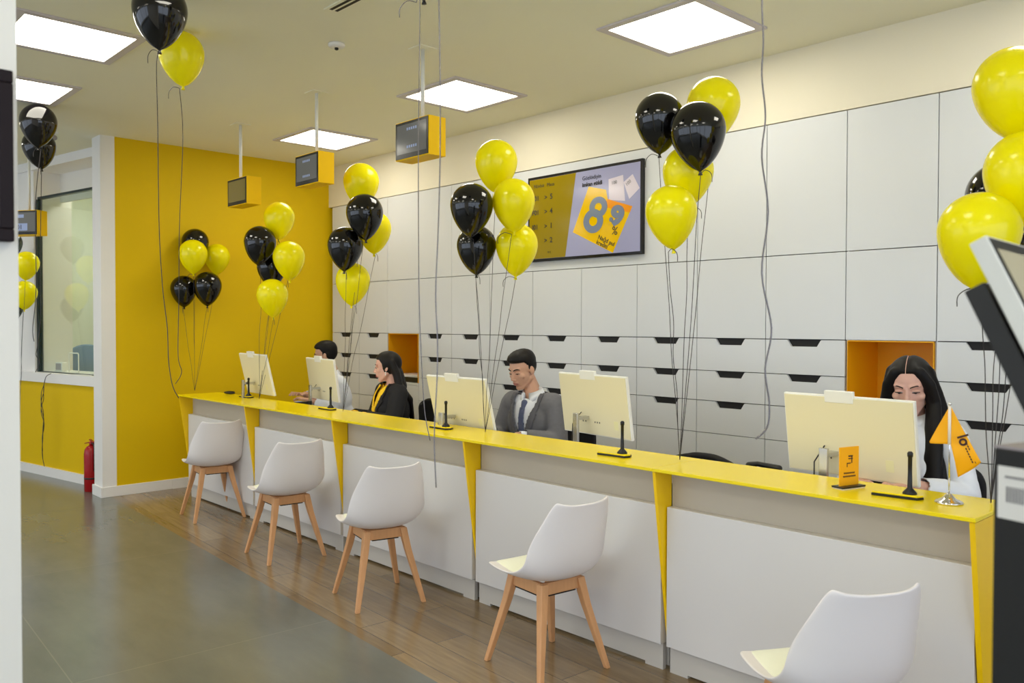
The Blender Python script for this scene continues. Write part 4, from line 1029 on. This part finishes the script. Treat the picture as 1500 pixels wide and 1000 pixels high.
# --- woman in the black blazer, profile to the left
arms = [((-.215, .12, .80), (-.09, .34, .855)), ((.225, .10, .79), (.12, .34, .85))]
body, H, Lm = person((-5.65, 4.02, 0), PI-.22, 1.03, 'skin_f', 'lip_f', -.62, -.10, .0, .12, arms, True, 'smiling woman in a black blazer with a yellow scarf, seen in profile')
trousers(body)
me, Li, vh = dress_jacket(body, Lm, arms, M['blazer'], M['blazer'], M['scarf'], True, vtop=.070, vbot=.80)
def scarf_ok(co):
    q = Li @ co
    return q.y > -.02 and q.z > .80 and cut_wrists(co, arms) and vh(q.z)-.034 < abs(q.x) < vh(q.z)+.012 and q.z < 1.075
sm = keep(me, scarf_ok); offset(sm, .017); sm.materials.append(M['scarf']); solid(link('scarf', sm, body), .008, 1)
def long_hair(body, H, strands, part=0.0, front=.062, vox=.0055):
    m_ = MB(); c = Vector((0, -.014, .030)); nu, nv = 64, 48; vs = []
    for j in range(nv+1):
        ph = -PI/2+PI*j/nv
        for k in range(nu):
            th = 2*PI*k/nu; d = Vector((math.cos(ph)*math.cos(th), math.cos(ph)*math.sin(th), math.sin(ph)))
            r0 = Vector((.074*d.x, .094*d.y, .084*d.z)); p = c+r0; hh = math.hypot(d.x, d.y)
            fr_ = d.y/hh if hh > 1e-6 else 1
            if fr_ > .35: hl = front+.012*(fr_-.35) - (.10*max(0, .62-fr_) if fr_ < .62 else 0)
            else: hl = -.2
            q = max(0, min(1, (p.z-hl)/.012)); q = q*q*(3-2*q)
            thick = .016-.006*math.exp(-((p.x-part)/.006)**2)*(1 if p.z > .06 else 0)
            vs.append(p+r0.normalized()*(-.016*(1-q)+thick*q))
    fs = [(j*nu+k, j*nu+(k+1) % nu, (j+1)*nu+(k+1) % nu, (j+1)*nu+k) for j in range(nv) for k in range(nu)]
    m_.add(vs, fs, 0, True, H)
    for st in strands:
        for a, b in zip(st[:-1], st[1:]): m_.cap(Vector(a[0]), a[1], Vector(b[0]), b[1], flat=((0, 1, 0), st_flat))
    me = remesh(m_, vox, 4); me.materials.append(M['hair']); return link('hair', me, body)
st_flat = .62
def Hp(x, y, z): return H @ Vector((x, y, z))
strands = []
for x in (-.05, -.02, .02, .05):
    strands.append([(Hp(x, -.05, .03), .045), (Hp(x*1.2, -.085, -.06), .042), (Hp(x*1.5, -.10, -.16), .042), (Lm @ Vector((x*1.7, -.125, .95)), .034), (Lm @ Vector((x*1.5, -.14, .80)), .018)])
long_hair(body, H, strands, part=.0, front=.052)
for s_ in (-1, 1):
    m_ = MB(); m_.ell((s_*.082, -.004, -.040), (.005, .005, .006), 0, H); m_.ell((s_*.084, -.003, -.056), (.004, .004, .008), 0, H); mk('earring', m_, M['pearl'], body)
# --- man in white shirt behind the second monitor
arms = [((-.225, .16, .80), (-.12, .31, .870)), ((.255, .15, .82), (.15, .31, .900))]
body, H, Lm = person((-6.70, 4.19, 0), PI-.25, 1.06, 'skin_m', 'lip_m', -.50, -.14, 0, .26, arms, False, 'man in a white shirt half hidden behind the second monitor', (.075, 0, .03))
short_hair(body, H, .5); trousers(body)
def dress_shirt(body, Lm, arms, ms, fem=False, col=True):
    Li = Lm.inverted(); m_ = MB(); torso_blobs(m_, .020, Lm, arms, fem, armg=.016); me = remesh(m_, .008, 5)
    def ok(co):
        q = Li @ co
        return cut_wrists(co, arms, -.02) and q.z > .5 and not (q.z > 1.095) and not (math.hypot(q.x, q.y+.015) < .062 and q.z > 1.03)
    sm = keep(me, ok); sm.materials.append(ms); o = link('shirt', sm, body); solid(o, .004)
    tx = bpy.data.textures.new('folds', 'CLOUDS'); tx.noise_scale = .09
    d = o.modifiers.new('folds', 'DISPLACE'); d.texture = tx; d.strength = .014; d.mid_level = .5
    if col: collar(body, Lm, .064, ms)
dress_shirt(body, Lm, arms, M['shirt'])
# --- woman with long straight hair
arms = [((-.225, .11, .79), (-.10, .33, .845)), ((.235, .10, .79), (.13, .33, .845))]
body, H, Lm = person((-1.545, 4.02, 0), PI+.10, 1.085, 'skin_f', 'lip_f', .12, -.30, .03, .10, arms, True, 'woman with very long straight black hair in a white shirt')
trousers(body); dress_shirt(body, Lm, arms, M['shirt'], True)
strands = []
for s_ in (-1, 1):
    strands.append([(Hp(s_*.045, .045, .075), .026), (Hp(s_*.078, .035, .02), .026), (Hp(s_*.088, .025, -.06), .030), (Lm @ Vector((s_*.105, .075, 1.0)), .038), (Lm @ Vector((s_*.110, .135, .86)), .040), (Lm @ Vector((s_*.095, .150, .72)), .030)])
    strands.append([(Hp(s_*.060, -.01, .06), .035), (Hp(s_*.086, -.02, -.04), .036), (Hp(s_*.105, -.02, -.14), .040), (Lm @ Vector((s_*.13, .03, .98)), .040), (Lm @ Vector((s_*.14, .10, .84)), .030)])
for x in (-.05, 0, .05): strands.append([(Hp(x, -.06, .03), .045), (Hp(x*1.2, -.085, -.08), .042), (Lm @ Vector((x*1.6, -.12, .92)), .04)])
long_hair(body, H, strands, part=0, front=.064)
m_ = MB(); m_.tube(catmull([H @ Vector(p) for p in ((.002, .078, .083), (.001, .060, .110), (0, .030, .128), (0, -.005, .134))], 5), .0013, 6); mk('hair_parting', m_, M['skin_f'], body, label='pale line of the centre parting')

office_chair(-4.02, 4.16, PI+.1, 'black office chair of the man in the grey suit', .98)
office_chair(-5.69, 4.18, PI-.2, 'black office chair of the woman in the black blazer', .98)
office_chair(-6.64, 4.33, PI-.25, 'black office chair of the man in the white shirt', .96)
office_chair(-1.56, 4.17, PI+.1, 'black office chair of the long haired woman', .95)
office_chair(-2.78, 3.95, PI, 'empty black office chair with a rounded back behind the near counter', .86)
t = thing('telephone', 'black desk telephone peeking over the counter right of the empty office chair', 'telephone', (-2.08, 3.61, .862), .3)
m_ = MB(); m_.prism([(-.06, 0), (.06, 0), (.06, .045), (-.06, .062)], 'x', -.07, .07); mk('phone_body', m_, M['blk_plastic'], t, bevel=.003)
m_ = MB(); m_.cap((-.07, .0, .066), .016, (-.03, .0, .076), .012); m_.cap((-.03, .0, .076), .012, (.07, .0, .062), .016); mk('phone_handset', m_, M['blk_plastic'], t)

# ------------------------------------------------------------------ camera, light, output
cam = bpy.data.cameras.new('camera'); co = bpy.data.objects.new('camera', cam); COL.objects.link(co)
yaw, pitch, roll = .8154, .0198, .002
cyw, syw, cp, sp = math.cos(yaw), math.sin(yaw), math.cos(pitch), math.sin(pitch)
fw = Vector((-syw*cp, cyw*cp, -sp)); rt = Vector((cyw, syw, 0)); up = rt.cross(fw)
r2 = rt*math.cos(roll)+up*math.sin(roll); u2 = up*math.cos(roll)-rt*math.sin(roll)
co.matrix_world = Matrix(((r2.x, u2.x, -fw.x, 0), (r2.y, u2.y, -fw.y, 0), (r2.z, u2.z, -fw.z, 1.60), (0, 0, 0, 1)))
cam.sensor_width = 36; cam.lens = 1229.1/1500*36; cam.clip_start = .05; cam.clip_end = 100
cam.dof.use_dof = True; cam.dof.focus_distance = 5.0; cam.dof.aperture_fstop = 4.5
scene.camera = co
w = bpy.data.worlds.new('world'); scene.world = w; w.use_nodes = True
w.node_tree.nodes['Background'].inputs[0].default_value = (.75, .85, 1, 1); w.node_tree.nodes['Background'].inputs[1].default_value = 2.1
scene.view_settings.view_transform = 'Standard'; scene.view_settings.look = 'None'
scene.view_settings.gamma = 1; scene.view_settings.exposure = 0.2; scene.view_settings.use_curve_mapping = False
scene.cycles.max_bounces = 8; scene.cycles.diffuse_bounces = 5; scene.cycles.glossy_bounces = 4
